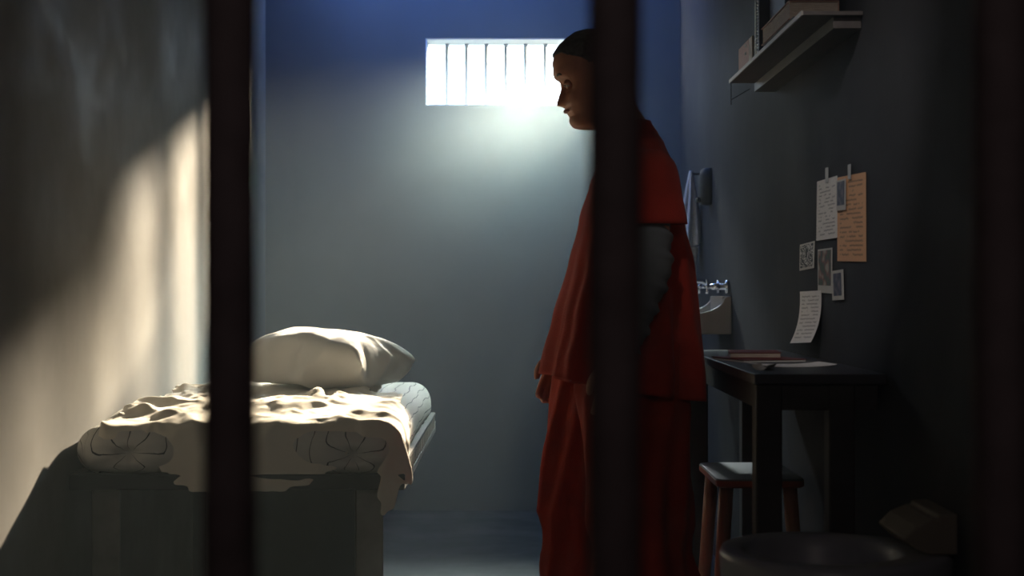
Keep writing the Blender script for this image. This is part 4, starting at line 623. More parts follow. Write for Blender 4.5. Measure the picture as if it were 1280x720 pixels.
32,0,-1,31,0,1,32,0,3,32,5,-2,32,9,-3,29,-13,-8,33,5,-7,32,5,-1,30,-9,-4,31,4,-3,32,-3,-2,30,-3,-2,30,2,-2,31,6,0,32,-6,-1,31,-1,-1,30,5,-2,29,-5,0,
30,-1,2,30,7,0,29,-5,-3,30,8,2,28,-10,1,29,0,2,28,7,2,29,-4,1,27,4,-1,26,-7,2,26,2,1,26,3,2,25,-2,2,25,0,1,25,5,2,25,-3,3,26,1,1,26,3,2,27,-2,-1,28,
-5,-1,30,0,-1,28,9,-1,30,1,-2,30,-2,-2,29,8,-4,25,-18,-1,30,8,1,31,-8,0,32,5,1,29,12,-3,32,-4,-6,32,-11,-4,33,8,-2,30,-10,41,-2284,-328,-1,16,31,0,11,
32,1,17,31,3,12,31,3,4,34,4,11,32,3,6,34,4,7,33,5,10,28,8,15,24,6,24,16,4,25,8,0,27,4,0,27,4,0,27,-2,-2,29,-5,-4,31,-5,-3,30,4,-2,29,-1,-3,29,-5,-2,
29,6,-5,31,-5,-3,33,-1,-3,31,4,-2,30,-2,-1,30,2,-1,31,1,1,30,-4,4,32,0,7,34,1,6,33,1,4,33,1,3,32,3,2,32,2,0,33,3,-2,30,11,-1,32,-5,-6,29,-18,-11,34,0,
-8,33,3,-4,29,12,-1,32,-5,-2,30,-8,-3,28,8,-1,31,0,0,31,-8,1,32,8,0,30,1,0,28,-9,-1,30,3,0,29,1,0,28,10,0,30,-4,-2,30,-9,0,29,10,1,28,-2,3,28,-6,2,28,
-3,2,28,-2,0,25,9,0,26,2,2,25,-8,3,26,7,5,26,3,0,23,-12,0,26,-1,3,26,9,2,26,6,1,27,1,0,29,-6,-1,30,-10,-2,30,12,-2,30,-6,-2,28,11,-6,25,-17,0,29,10,1,
30,-8,1,32,-1,0,32,-1,0,28,14,-5,30,-13,-5,36,-1,-4,33,12,-2,30,-12,41,-2280,-330,0,5,35,1,15,30,2,15,31,3,8,33,4,14,31,2,7,33,3,7,34,3,4,35,6,12,26,
4,24,15,7,18,21,2,26,2,3,26,6,1,23,13,-2,26,-10,-4,31,-2,-4,32,-3,-4,30,7,-3,28,-7,-3,29,1,-3,30,-1,-4,31,2,-4,33,4,-3,30,-6,-1,31,2,-1,30,3,0,31,3,2,
32,6,2,33,5,4,32,0,4,32,0,5,33,1,5,35,2,4,33,1,1,33,0,-3,33,-3,-5,27,-17,-3,32,8,-7,34,-6,-9,32,7,-3,31,0,-3,29,-12,-2,30,4,-3,29,5,-2,30,-5,1,32,-3,
1,29,12,-1,30,3,0,29,-4,0,28,-6,-1,28,8,2,29,2,1,29,-2,0,30,-5,0,28,-7,1,29,0,3,28,1,2,27,0,1,27,3,0,27,-1,1,26,6,2,25,-8,5,28,5,2,26,-8,0,22,14,1,27,
-5,3,26,-9,2,26,10,0,27,-5,2,28,5,-1,30,-3,-2,31,-5,-1,28,13,-4,26,-15,-3,28,12,4,30,-9,1,31,2,-1,32,4,-7,27,13,6,30,-8,-15,29,10,-1,38,-9,-4,34,-13,
-1,32,6,40,-2293,-335,2,14,32,1,16,30,3,13,31,3,13,32,4,11,32,2,6,34,3,7,34,4,3,34,6,20,21,4,13,25,4,25,9,2,24,12,1,24,8,1,26,6,-3,27,-2,-3,30,-4,-4,
30,-5,-4,30,0,-3,28,0,-3,29,-2,-4,30,2,-4,31,5,-4,32,-1,-3,32,-5,-2,30,6,-1,31,1,1,32,1,3,34,8,2,32,2,0,30,-12,1,31,-5,2,34,-1,4,36,1,3,35,0,2,33,1,4,
32,8,-4,31,-10,-2,31,10,-5,33,-2,-7,31,-6,-2,31,-3,-2,30,7,-3,30,-1,-6,28,-6,-3,29,0,0,30,4,1,29,3,0,29,4,0,29,3,0,29,1,1,29,-2,-2,27,-12,2,29,0,2,28,
-1,2,29,1,2,29,0,2,28,3,2,28,-4,2,27,0,1,26,4,0,26,3,2,26,-7,4,27,3,0,24,10,3,26,-1,1,26,-7,3,26,3,3,26,-8,0,29,1,0,29,1,1,29,4,-1,30,-6,-1,29,10,-3,
30,-9,-1,23,21,-2,31,6,4,31,-4,-3,30,5,-10,25,15,-4,31,1,-2,34,-6,-1,27,-30,-3,39,-1,-2,31,-7,40,-2289,-328,1,19,29,2,9,33,3,14,31,4,11,33,3,10,32,3,
10,34,4,7,33,6,8,33,6,8,29,4,16,23,1,25,11,-1,27,6,-1,28,0,-1,27,0,-2,26,2,-2,28,0,-4,29,0,-3,29,0,-4,29,0,-4,28,5,-4,30,2,-4,31,-1,-4,31,-8,-4,32,8,
-2,31,2,0,31,-2,1,33,0,2,34,6,2,33,1,1,30,-10,0,31,-5,3,35,0,3,36,3,3,35,5,1,32,-8,2,34,0,-3,31,11,0,32,-7,-2,32,-1,-3,32,2,2,32,3,2,31,1,-2,28,-9,-9,
29,2,-10,26,8,-3,29,-3,-1,28,-2,-1,28,-2,-2,29,-2,1,28,-1,2,29,0,1,28,4,1,28,7,3,29,-3,3,28,-2,2,29,-3,2,28,-1,3,28,3,2,27,-1,1,26,-1,1,27,-1,0,25,10,
2,26,5,3,26,-6,2,25,-9,3,26,-2,3,27,2,3,27,5,0,29,-2,0,29,-3,0,30,-2,0,31,1,-2,30,8,-2,30,-9,-1,22,25,-3,27,18,-5,30,7,-3,30,4,-2,31,4,-3,31,-4,-2,33,
-12,0,26,-30,-3,37,-5,-2,30,-6,37,-2274,-332,4,-1,34,5,16,31,4,13,32,3,13,32,3,9,33,2,8,34,4,9,33,5,5,34,6,11,28,4,15,23,-1,27,4,-1,26,15,-2,30,-1,-3,
27,6,-2,27,-2,-3,27,-2,-3,29,-1,-4,30,5,-4,28,-7,-5,27,7,-4,30,1,-4,30,-7,-6,30,12,-2,34,3,-2,31,4,1,27,-14,-1,33,-6,2,34,4,3,34,4,0,32,-7,2,34,1,3,
36,1,2,35,8,1,33,-10,2,33,9,0,33,4,0,33,-3,0,32,-10,1,33,2,3,33,-3,6,33,1,4,30,9,-10,22,16,-8,29,0,-7,27,-15,-9,28,-6,-4,28,2,0,28,1,-1,28,6,-1,27,5,
2,29,0,2,29,-2,3,26,-10,2,29,-5,3,29,0,2,29,0,3,28,0,2,28,-1,2,27,3,1,28,3,1,27,7,3,27,2,-2,24,-14,5,26,-2,4,23,13,3,27,3,5,26,-11,0,29,-2,-1,30,-2,0,
31,0,0,30,0,0,31,2,-2,32,-1,-3,30,9,-9,31,-5,4,20,26,-3,26,17,-2,30,7,-2,31,-2,-2,32,-6,-2,33,-11,-4,32,-17,-1,28,-20,-6,25,17,44,-2276,-351,6,10,34,
9,11,34,6,22,28,3,11,33,1,6,34,1,7,34,1,6,35,2,7,33,3,18,22,2,19,21,0,12,24,0,29,-2,-2,28,9,-3,28,-1,-3,27,-1,-4,29,-2,-6,29,10,-3,29,-10,-3,29,-1,-5,
28,7,-5,29,-3,-5,31,5,-5,34,-5,-5,33,-4,-4,30,6,-2,26,18,2,33,-9,7,28,-15,2,34,1,0,33,7,2,36,-6,2,38,9,3,36,0,1,33,-11,1,32,8,1,33,7,1,32,-12,4,35,7,
8,35,-1,3,33,9,-13,24,17,-2,29,6,4,28,0,-5,28,-9,-8,27,-13,-8,27,-14,-4,27,6,0,28,3,2,27,7,2,28,2,-1,25,-14,2,29,3,2,28,2,2,29,3,8,24,-14,2,29,-1,1,
29,-2,1,29,3,-1,29,5,0,29,-5,1,30,8,0,27,-10,2,29,-1,2,22,18,10,22,-15,2,27,-3,4,23,18,-1,32,-4,0,31,-11,-2,31,6,1,31,-4,0,31,-3,-2,33,1,-2,31,1,-5,
31,-2,-9,31,4,6,21,23,1,28,13,-6,28,-15,-3,32,-9,0,33,-8,1,33,2,-4,30,-10,-5,21,22,45,-2272,-360,8,1,35,10,16,32,7,24,27,4,2,35,1,6,34,-1,7,35,-2,8,
35,-1,12,32,2,10,27,0,15,24,1,20,18,-1,28,5,-1,29,-1,-3,27,0,-3,26,-2,-5,29,3,-7,30,1,-5,30,9,-4,28,-1,-4,28,-8,-5,30,1,-6,32,-1,-5,35,1,-5,32,-4,-8,
22,20,1,32,-9,3,32,-9,4,31,11,3,32,0,2,32,-10,2,37,4,2,39,1,1,35,-9,0,32,13,3,34,2,3,35,-2,4,35,-13,10,34,18,2,34,18,-11,26,18,-2,30,0,-2,28,-12,-5,
22,-19,-4,28,-8,-4,30,-8,-9,26,12,0,27,-2,1,28,0,3,28,3,2,28,0,-1,28,-7,0,26,-13,2,29,1,7,22,19,1,27,7,4,29,-1,4,29,-6,5,27,-11,0,30,-1,-3,30,5,0,30,
-13,0,30,4,-1,28,11,2,27,-11,5,23,18,9,20,-18,0,28,-3,0,33,-1,3,30,13,-2,33,7,-2,31,1,1,31,-3,1,33,-7,1,33,-10,0,31,6,-2,31,-4,-4,31,-1,8,23,18,-6,29,
-11,-2,32,-3,-1,33,2,-2,31,-8,-8,20,22,-5,26,-14,59,-2275,-309,9,19,30,3,13,33,2,21,28,-1,5,35,-1,6,36,-1,1,36,-2,6,35,2,18,22,0,15,22,-1,24,13,0,23,
15,-2,27,-2,-3,27,1,-4,25,4,-3,27,-5,-6,29,-2,-6,30,5,-5,29,-2,-4,29,3,-6,29,-5,-7,32,5,-5,35,-5,-11,26,17,-3,30,-7,1,31,-10,3,32,8,3,32,1,1,31,-7,4,
32,6,2,35,-9,3,38,1,-3,35,13,4,37,-5,3,35,-1,4,37,-6,-11,26,28,6,35,22,9,33,16,2,32,2,-2,29,-8,-4,22,-24,-6,29,-12,-4,28,-12,-8,30,9,-8,22,-18,0,27,
-3,0,28,-1,2,28,0,2,27,-1,5,29,1,-1,26,12,3,30,-2,1,28,-11,8,19,22,5,27,4,3,29,1,1,29,1,2,30,-4,2,30,-6,0,28,-14,-2,29,11,0,31,-5,2,30,0,1,29,-4,7,23,
16,1,28,-4,3,31,-6,2,29,-9,1,30,9,-2,30,-5,1,32,-4,3,34,-3,4,34,9,6,35,-5,2,30,13,-2,31,1,1,26,-16,-7,29,2,-4,30,-3,-2,31,3,-5,30,8,-8,25,16,-5,9,-27,
64,-2266,-303,6,8,35,2,18,30,1,23,28,-1,6,36,-1,3,35,-1,6,35,-2,1,36,0,21,21,1,19,21,0,21,18,-1,27,5,-4,26,5,-4,25,-1,-4,26,3,-5,25,8,-5,28,-4,-5,30,
-6,-6,29,1,-5,29,-4,-7,29,8,-5,32,-5,-10,31,13,-7,31,-5,-3,29,-9,1,32,5,2,31,-7,2,32,0,3,32,6,3,33,-6,3,34,1,-1,32,15,0,37,-10,4,40,5,6,39,-8,-4,32,
20,-7,38,-2,8,22,30,7,34,8,3,31,4,-2,29,-1,-9,30,-9,-7,30,-10,-6,29,-9,1,29,-14,-8,19,-20,-2,22,14,3,26,-10,2,28,-1,2,28,-1,2,27,11,3,28,-2,1,28,-11,
1,27,11,4,26,-11,2,29,2,4,28,4,7,26,11,4,29,2,-1,29,-13,1,30,5,-2,29,-7,1,30,-2,2,30,-2,3,28,10,0,27,-9,5,30,-1,6,30,3,2,29,3,2,31,-2,2,31,-2,1,32,0,
2,33,0,4,34,10,5,36,3,1,31,-15,-1,30,3,-3,27,15,-6,29,-6,-4,27,-10,-4,27,14,-5,30,7,-12,24,-13,-6,28,2,67,-2296,-303,10,29,19,3,16,31,0,8,34,0,8,35,0,
8,35,-1,7,35,-2,-1,35,0,24,19,0,19,23,0,26,14,-1,24,15,-4,26,0,-5,26,-4,-5,26,4,-5,25,10,-5,26,-8,-6,31,-2,-6,29,-4,-7,27,8,-5,30,1,-6,31,3,-13,31,
-11,-4,31,-1,-2,30,9,0,31,1,2,30,-10,3,33,1,3,34,5,3,33,-5,0,31,13,1,34,3,1,33,-17,4,40,12,1,42,6,-3,38,-8,-8,25,24,-11,31,-12,4,31,6,4,30,4,4,29,1,
-12,27,-9,1,31,-5,7,29,4,-8,20,-21,0,26,9,1,26,-3,1,26,7,1,27,1,4,28,-3,3,27,-11,3,29,0,0,27,8,4,29,-2,5,28,6,5,28,-7,3,28,-5,2,29,-2,3,29,1,2,31,-1,
-1,29,4,-3,27,9,3,28,-7,2,30,-4,2,29,-2,3,29,3,3,29,11,5,30,3,3,28,-11,2,33,-5,2,32,6,2,32,-2,1,32,7,4,34,-10,6,34,10,2,31,-10,-2,30,3,-3,30,10,-6,28,
-13,-4,27,11,-7,27,-13,-8,29,3,-3,27,9,-5,25,-12,74,-2257,-271,1,-8,34,-3,3,35,-2,5,35,1,10,34,0,9,35,3,13,33,-1,21,23,1,26,15,-1,23,20,-1,28,7,-4,26,
1,-5,26,0,-6,25,9,-5,26,3,-6,27,-4,-5,28,-5,-6,28,2,-6,28,-5,-5,29,-1,-6,31,0,-10,33,1,-6,29,11,-2,31,-1,-1,31,-6,2,31,4,2,33,-2,3,32,-4,1,32,8,0,32,
12,0,28,-18,2,36,4,4,41,-7,1,42,6,-12,31,22,-10,30,-18,-6,32,-8,-1,31,0,-1,30,0,2,29,-2,5,30,3,8,29,11,-5,23,-16,1,28,3,-1,25,3,0,24,9,2,26,-7,3,27,
-2,4,28,-2,4,29,3,1,27,6,1,28,7,7,29,-1,7,30,-1,5,29,-3,0,29,-2,0,29,-2,0,29,1,0,30,3,-1,29,2,-1,27,-10,3,29,6,1,29,1,1,30,0,4,29,1,4,29,-9,6,28,9,2,
31,-1,3,32,-14,3,33,5,0,32,11,4,33,-1,4,32,-15,4,33,4,0,30,11,0,31,-1,-6,28,-14,-2,30,6,-5,28,5,-7,28,-11,-6,27,6,-3,28,-6,0,30,2,71,-2260,-272,-1,0,
35,-5,8,34,1,-6,35,2,10,36,1,6,35,0,24,26,0,17,26,0,14,27,1,29,10,-2,27,6,-5,26,1,-5,26,0,-6,26,7,-6,25,-5,-6,27,1,-6,27,1,-5,28,-5,-5,27,10,-6,28,5,
-6,30,1,-6,32,0,-5,31,-11,-4,32,-2,0,31,-3,3,32,2,1,32,2,-1,34,0,-2,29,17,-6,27,-17,7,33,-4,3,36,3,4,40,5,-9,36,21,-6,38,-15,-8,33,-14,-5,29,14,0,28,
-9,0,29,5,2,27,-10,5,30,1,5,30,2,-4,27,8,-5,24,10,4,25,-4,2,25,2,4,27,3,8,29,1,8,29,0,4,28,-2,1,28,-1,1,28,-9,5,28,-6,6,30,-3,2,29,-2,-2,30,3,-2,30,4,
-2,30,0,0,29,6,-4,28,-9,1,29,-4,1,29,0,2,30,1,0,30,-1,5,29,3,7,29,5,3,29,-5,5,30,7,3,34,-10,3,34,14,3,34,1,1,31,-15,1,28,20,5,32,0,2,30,-4,-2,30,-14,
-4,32,6,-2,29,-8,-4,27,8,-7,28,-7,-5,27,7,-2,28,-7,-4,25,16,77,-2256,-247,-3,8,34,-1,11,35,6,-3,37,1,5,36,-2,22,27,-2,15,26,0,24,18,-1,22,21,-3,27,6,
-5,26,-1,-4,26,-5,-4,26,3,-7,26,-7,-8,24,11,-7,28,-7,-6,29,-4,-5,27,11,-6,29,5,-5,29,-6,-4,30,6,-5,31,-7,-3,32,-4,-1,30,9,3,32,6,-1,33,1,-3,35,-2,-6,
30,-16,0,33,-1,-1,27,20,2,36,5,5,38,2,-4,40,-12,-7,37,-16,-12,27,20,2,30,-2,0,26,-14,1,29,-2,-5,24,15,-2,27,6,3,29,3,3,29,2,1,26,2,1,25,2,5,26,-1,9,
28,-14,11,31,-10,7,29,-8,4,28,1,1,28,0,4,29,0,4,29,1,3,30,2,-1,29,3,-8,30,12,1,33,-7,0,30,-6,-3,29,-6,-1,27,12,-3,30,4,-1,29,4,7,28,-7,-1,31,2,6,27,
-13,5,30,0,5,30,4,4,31,-6,4,35,7,4,37,8,1,32,-15,4,33,1,1,24,23,0,25,-19,1,30,-5,2,35,3,-4,34,10,-1,27,-12,-5,28,-1,-5,27,9,-5,26,-9,-4,26,9,-4,27,8,
79,-2248,-244,-1,0,36,-1,9,36,4,16,34,-2,8,35,1,-2,35,-1,26,16,-1,23,18,0,19,22,-5,27,-5,-3,27,4,-4,25,6,-5,25,-10,-7,26,6,-8,26,9,-8,26,-13,-6,30,1,
-6,29,1,-5,27,9,-5,30,2,-3,30,-1,-5,31,-3,-2,31,-1,-1,31,-4,4,31,10,-1,32,1,-4,34,-3,-4,32,-12,-1,31,9,0,34,6,-2,34,-7,-2,36,-5,0,39,-5,-13,28,23,-3,
32,6,3,26,-14,2,28,-8,-1,28,7,-3,28,-3,-2,26,10,-1,28,-9,3,28,2,-1,26,-1,5,23,11,6,27,3,10,32,-3,10,33,-6,8,27,-11,-1,26,12,0,28,2,1,29,1,2,30,1,2,29,
2,-1,31,3,-1,34,0,-1,34,-1,-1,31,-6,-1,29,-9,0,28,-11,1,29,10,-2,22,20,3,30,2,3,31,-8,2,31,-8,8,26,-15,4,31,2,2,31,6,5,36,-8,5,36,9,0,33,-11,1,28,15,
-3,31,-10,2,26,17,6,25,-17,-2,32,13,-1,33,-16,0,31,9,-2,29,0,-3,26,-10,-6,27,-1,-8,27,2,-9,28,-2,83,-2246,-188,0,0,36,0,6,37,0,11,35,3,20,31,-3,8,28,
-1,24,18,1,27,-3,-2,27,5,-4,25,11,-4,26,-8,-6,24,10,-6,27,4,-7,27,-10,-7,29,-5,-7,28,6,-6,28,3,-5,29,0,-6,28,-6,-5,30,-4,-3,30,0,-1,31,1,0,32,-1,-1,
32,0,-1,33,1,-1,33,2,0,33,0,-2,32,3,-2,33,-1,-1,34,-4,-1,36,1,-12,28,22,-3,34,9,-3,30,6,-1,29,-5,3,28,-9,6,28,-12,-1,29,10,2,28,-6,-2,25,-13,0,27,2,1,
26,6,1,26,-10,6,28,0,9,31,-1,12,29,5,6,25,16,3,28,0,1,28,-3,0,30,-3,-2,29,-6,-2,31,3,0,30,15,-1,34,-1,-2,34,-2,-1,32,-4,-3,26,-18,-5,27,16,0,29,11,5,
30,6,1,29,-11,-3,26,-19,9,28,10,3,31,2,5,31,2,5,33,-1,5,36,-6,4,34,-13,3,33,1,0,30,6,-1,30,5,-1,30,-8,6,24,17,-3,27,-19,1,33,6,-1,31,-8,1,28,11,-3,28,
2,-5,27,-2,-8,27,-8,-12,29,4,84,-2242,-155,-1,0,37,0,20,31,2,0,38,0,21,21,-3,27,10,1,22,18,0,28,5,-2,27,0,-5,27,-8,-5,25,6,-6,28,-3,-6,29,-7,-8,26,10,
-7,27,-1,-7,27,-7,-4,29,-2,-4,29,1,-7,28,9,-2,31,-2,-1,32,0,-1,32,0,-1,32,-1,0,33,-1,-1,33,-1,-1,32,-1,-1,32,-1,-2,33,-1,-4,32,11,-2,35,6,-11,32,-9,
-5,32,3,2,25,16,1,28,5,3,30,-1,7,31,-8,1,25,-23,6,30,-2,-2,26,5,-4,26,7,0,25,-12,6,29,1,8,30,-1,7,29,2,7,23,16,7,29,1,3,26,-14,3,29,-3,1,29,-2,-1,29,
11,-6,30,13,-11,26,-20,-4,35,-3,0,34,-1,-1,34,0,-6,25,23,0,33,6,2,32,1,3,30,-8,-4,25,-21,6,32,-1,4,31,0,6,28,11,5,31,3,4,33,-3,4,35,-10,4,32,9,2,31,3,
1,30,2,2,28,-9,2,30,3,-1,28,-9,0,28,12,-1,29,-11,-1,29,3,-1,30,-3,-1,29,8,-3,28,1,-6,27,-1,-10,26,-9,61,-2261,-95,14,30,15,-1,25,24,5,19,22,3,21,20,5,
16,22,-4,28,-8,-3,28,4,-6,29,1,-6,26,0,-5,28,-3,-7,28,7,-7,27,1,-6,27,-6,-9,27,8,-8,28,8,-5,29,2,1,28,-13,-2,31,-3,-2,32,-2,-1,33,-1,-1,33,-1,0,33,0,
0,32,0,-1,31,2,-1,32,-2,-2,31,6,-5,33,-6,-5,33,0,-5,32,1,-3,30,3,-2,29,2,3,27,5,9,28,10,2,26,-21,8,33,0,1,25,14,-2,27,-1,-5,23,-13,1,28,4,6,30,-4,8,
30,3,6,28,-3,6,23,15,5,28,-10,5,29,-5,4,29,7,2,29,-4,-5,22,21,-10,22,-22,-4,36,-2,-5,36,0,-4,33,10,-5,35,7,-9,30,-17,4,32,14,-2,31,-6,3,30,-10,4,32,8,
6,31,-8,4,31,5,4,30,-5,4,31,3,3,32,-3,4,33,1,2,31,2,1,30,-3,1,29,0,7,28,8,2,29,-8,-1,27,11,-2,29,-6,-2,28,-5,-2,29,5,-1,29,-5,-1,30,3,-4,29,-3,-2,26,
4,-6,27,-3,34,-2264,-93,15,26,22,10,28,21,0,8,31,4,22,18,2,29,-4,-3,28,4,-3,30,2,-5,30,2,-2,28,0,-1,27,-1,-2,28,1,-1,27,-1,-1,28,6,-4,27,8,-5,29,9,-3,
29,6,-1,30,-2,-2,31,-2,-1,32,-2,1,33,-6,1,32,-6,0,32,-6,0,32,-3,-2,31,-1,-3,31,-1,-4,31,-1,-4,31,0,-5,32,0,-5,30,4,-3,29,-4,0,28,0,4,24,16,6,26,-16,9,
31,6,8,31,-1,3,27,4,-2,26,-9,-1,25,10,4,29,1,6,27,-11,7,30,0,5,28,0,4,25,11,3,28,-4,2,29,-7,1,29,2,-4,24,17,-11,22,-19,-4,32,5,-6,34,-5,-6,36,0,-6,36,
3,-6,35,7,-7,32,-10,65,-1543,-63,6,21,30,6,23,19,2,27,10,-2,31,5,-1,32,-1,-3,30,0,-2,28,0,-3,27,0,-3,28,0,-1,28,0,0,28,0,-1,29,0,-3,28,0,-6,29,1,-7,
29,2,-2,30,1,0,31,3,4,31,8,3,33,-2,0,31,-10,0,31,1,-2,31,2,-3,30,-6,-3,31,-1,-3,30,2,-4,30,1,-5,30,3,-5,30,-7,-3,29,3,-4,23,13,7,26,-11,11,31,-5,7,29,
12,6,29,0,2,27,-10,3,28,5,5,29,5,6,30,3,5,30,-1,5,25,-13,4,28,-1,2,26,8,0,27,-8,0,27,10,-9,24,14,-4,25,-20,-6,32,5,-4,32,-6,-5,34,-2,-7,34,8,-5,37,0,
-7,35,-6,-5,32,-3,59,-1527,-74,12,3,34,4,24,19,0,30,6,0,33,9,-1,30,11,-3,29,-3,-3,28,0,-2,27,0,-2,28,-1,-1,27,0,1,29,1,1,30,0,1,30,0,-2,28,-2,-5,29,3,
-5,30,-1,-2,31,0,3,32,0,5,33,-2,1,28,14,-1,31,-3,-5,30,1,-5,28,-12,-3,30,4,-3,29,-4,-3,29,6,-6,30,-6,-8,26,14,-5,28,5,0,27,4,6,28,-6,13,28,-12,6,29,9,
4,27,-10,4,29,-2,5,30,1,6,32,-1,7,31,-2,3,28,2,3,26,11,5,24,-13,2,29,1,-2,25,13,-8,20,20,-2,24,-19,-7,35,2,-4,36,-2,-5,35,-1,-6,34,-1,-5,36,-2,-7,35,
-10,-6,34,8,-4,31,-7,57,-1529,-86,12,4,34,2,27,15,4,24,22,0,32,10,-2,32,5,-2,29,-1,-2,29,1,-2,28,0,-1,27,3,-1,28,1,1,29,-2,2,31,4,3,30,-4,-1,29,-2,-5,
30,-2,-5,28,7,-1,31,-1,2,31,3,5,32,-9,0,29,11,-3,29,6,-7,26,-16,-4,30,7,-3,29,-2,-2,28,-6,-2,28,5,-5,29,-3,-6,27,6,-5,28,0,1,26,6,5,27,-8,12,29,7,5,
28,-6,2,27,-6,2,29,0,5,29,2,5,31,4,6,30,1,4,28,-4,2,25,12,1,28,0,6,28,-6,-6,22,20,-9,23,-15,4,30,7,-7,36,-9,-8,38,-12,-4,38,-1,-5,36,0,-4,36,1,-6,35,
5,-8,32,10,-3,29,-16,56,-1530,-93,12,6,33,3,26,17,4,22,23,1,30,11,-2,32,6,-2,31,1,-1,31,5,-1,28,1,-2,27,-6,-2,28,0,2,28,9,3,31,6,2,33,2,-2,30,1,-1,27,
-10,-4,29,4,-2,30,-7,1,30,6,3,31,-5,0,27,12,-7,25,-15,-3,29,7,-4,31,-1,-4,28,-7,-2,29,2,-1,27,1,-1,27,1,-2,27,1,-1,26,-3,0,27,-1,4,27,2,5,28,-1,3,27,
-2,1,28,2,2,28,1,4,29,0,4,29,-4,6,30,5,5,29,2,-4,26,-7,6,24,14,2,28,10,-10,25,-14,-4,29,-9,-3,31,-2,1,37,1,-5,40,4,-5,41,4,-5,38,5,-7,36,8,-3,34,-5,
-11,28,-14,-6,27,19,62,-1539,-119,11,17,29,5,21,23,3,26,16,1,28,15,-1,32,6,-2,34,5,-1,33,3,-3,28,-7,2,27,9,-2,28,-5,0,29,2,-2,33,-4,-2,33,-2,2,29,5,7,
25,14,-6,27,-11,-3,29,-1,-2,30,-2,6,27,11,-5,28,-8,-2,28,7,-3,29,1,-6,28,-11,-3,28,9,-1,28,5,-1,27,-3,0,27,-6,0,26,-5,4,26,7,3,27,-3,3,27,-3,1,27,-1,
1,27,1,0,28,-1,1,28,-2,3,28,-1,4,29,1,4,30,-2,2,29,-3,0,28,1,-1,29,4,-1,28,6,1,29,9,-9,28,8,-6,32,4,-4,36,3,-2,39,1,-1,40,0,-2,42,-1,-6,33,-15,-7,32,
-11,-7,33,5,-15,30,-3,65,-1528,-119,13,17,29,10,15,26,0,26,16,3,23,18,-4,29,5,-5,31,0,4,29,9,0,29,1,-8,25,-8,6,27,6,2,29,4,-1,33,1,-1,32,2,2,30,2,-5,
29,-5,2,29,2,-3,29,-1,-6,28,-9,3,29,7,3,28,8,-10,25,-11,-3,28,0,6,26,12,-5,28,-5,-4,27,-1,-1,27,-3,4,28,-1,-2,8,26,-50,-776,-260,22,-26,-8,13,12,35,
-29,7,10,36,19,17,-21,-14,17,36,30,12,-21,-13,18,36,28,12,15,15,29,8,18,24,7,13,28,-4,29,4,-9,28,-1,8,26,12,-3,30,0,-10,28,-4,4,30,3,-5,29,-2,6,30,6,
3,33,4,-10,30,-5,-1,31,0,9,27,5,-1,29,0,-8,28,-5,5,28,4,-1,28,1,-4,28,-1,7,27,6,-1,28,-1,-5,28,-4,-5,27,-2,-3,26,2,-81,-760,-335,33,-7,-8,9,-5,36,-33,
11,9,43,-7,28,-33,11,9,42,15,20,8,23,31,9,23,30,14,18,29,20,10,30,15,16,28,9,15,26,-30,12,9,4,30,6,15,20,16,-1,29,0,-7,30,-2,-10,30,-3,3,30,3,2,31,2,
-1,32,2,-7,33,1,9,30,4,-10,28,-6,9,28,5,-7,28,-3,8,28,4,-3,29,-3,-2,28,-2,1,28,-1,-2,28,-2,-1,29,-3,9,26,3,-98,-717,-381,36,-2,-9,7,0,38,-35,2,9,43,
-3,28,9,-2,37,8,12,36,9,7,36,11,27,24,12,25,26,12,26,23,20,10,30,11,22,25,-23,19,12,-26,20,15,28,4,15,-14,26,1,-7,29,1,10,29,-1,-5,32,0,-3,30,0,0,29,
1,-7,31,0,4,33,3,-1,32,1,10,28,2,1,30,0,-2,29,-1,-10,27,-2,1,29,-4,-1,28,-3,0,28,-2,15,24,3,-36,-664,-322,9,1,37,8,0,36,7,-1,38,10,14,34,8,36,12,14,
28,22,18,15,29,8,27,23,-23,22,17,-32,1,13,2,32,15,29,1,14,-20,24,0,-17,26,0,13,31,-2,-7,32,0,-1,30,1,4,29,1,-1,30,1,-5,32,0,3,30,1,0,30,1,0,30,-1,-1,
29,-2,-1,29,-4,-1,29,-5,2,28,-3,43,-601,-143,5,39,3,16,29,21,5,30,22,-13,28,19,-34,8,15,-31,7,14,23,20,13,29,4,14,-23,23,-1,-25,23,0,13,34,-2,-10,32,
-1,-1,31,0,5,30,2,-3,30,2,4,30,0,-5,29,0,1,30,-1,-1,29,-1,0,29,-2,1,30,-6,56,-487,-137,11,30,21,2,30,21,-28,14,19,-32,-9,15,-12,28,10,28,8,10,29,2,13,
-24,23,0,-32,18,1,3,38,-1,7,37,0,-7,33,-1,0,31,1,-4,30,2,13,28,2,-13,29,-3,3,29,-2,]
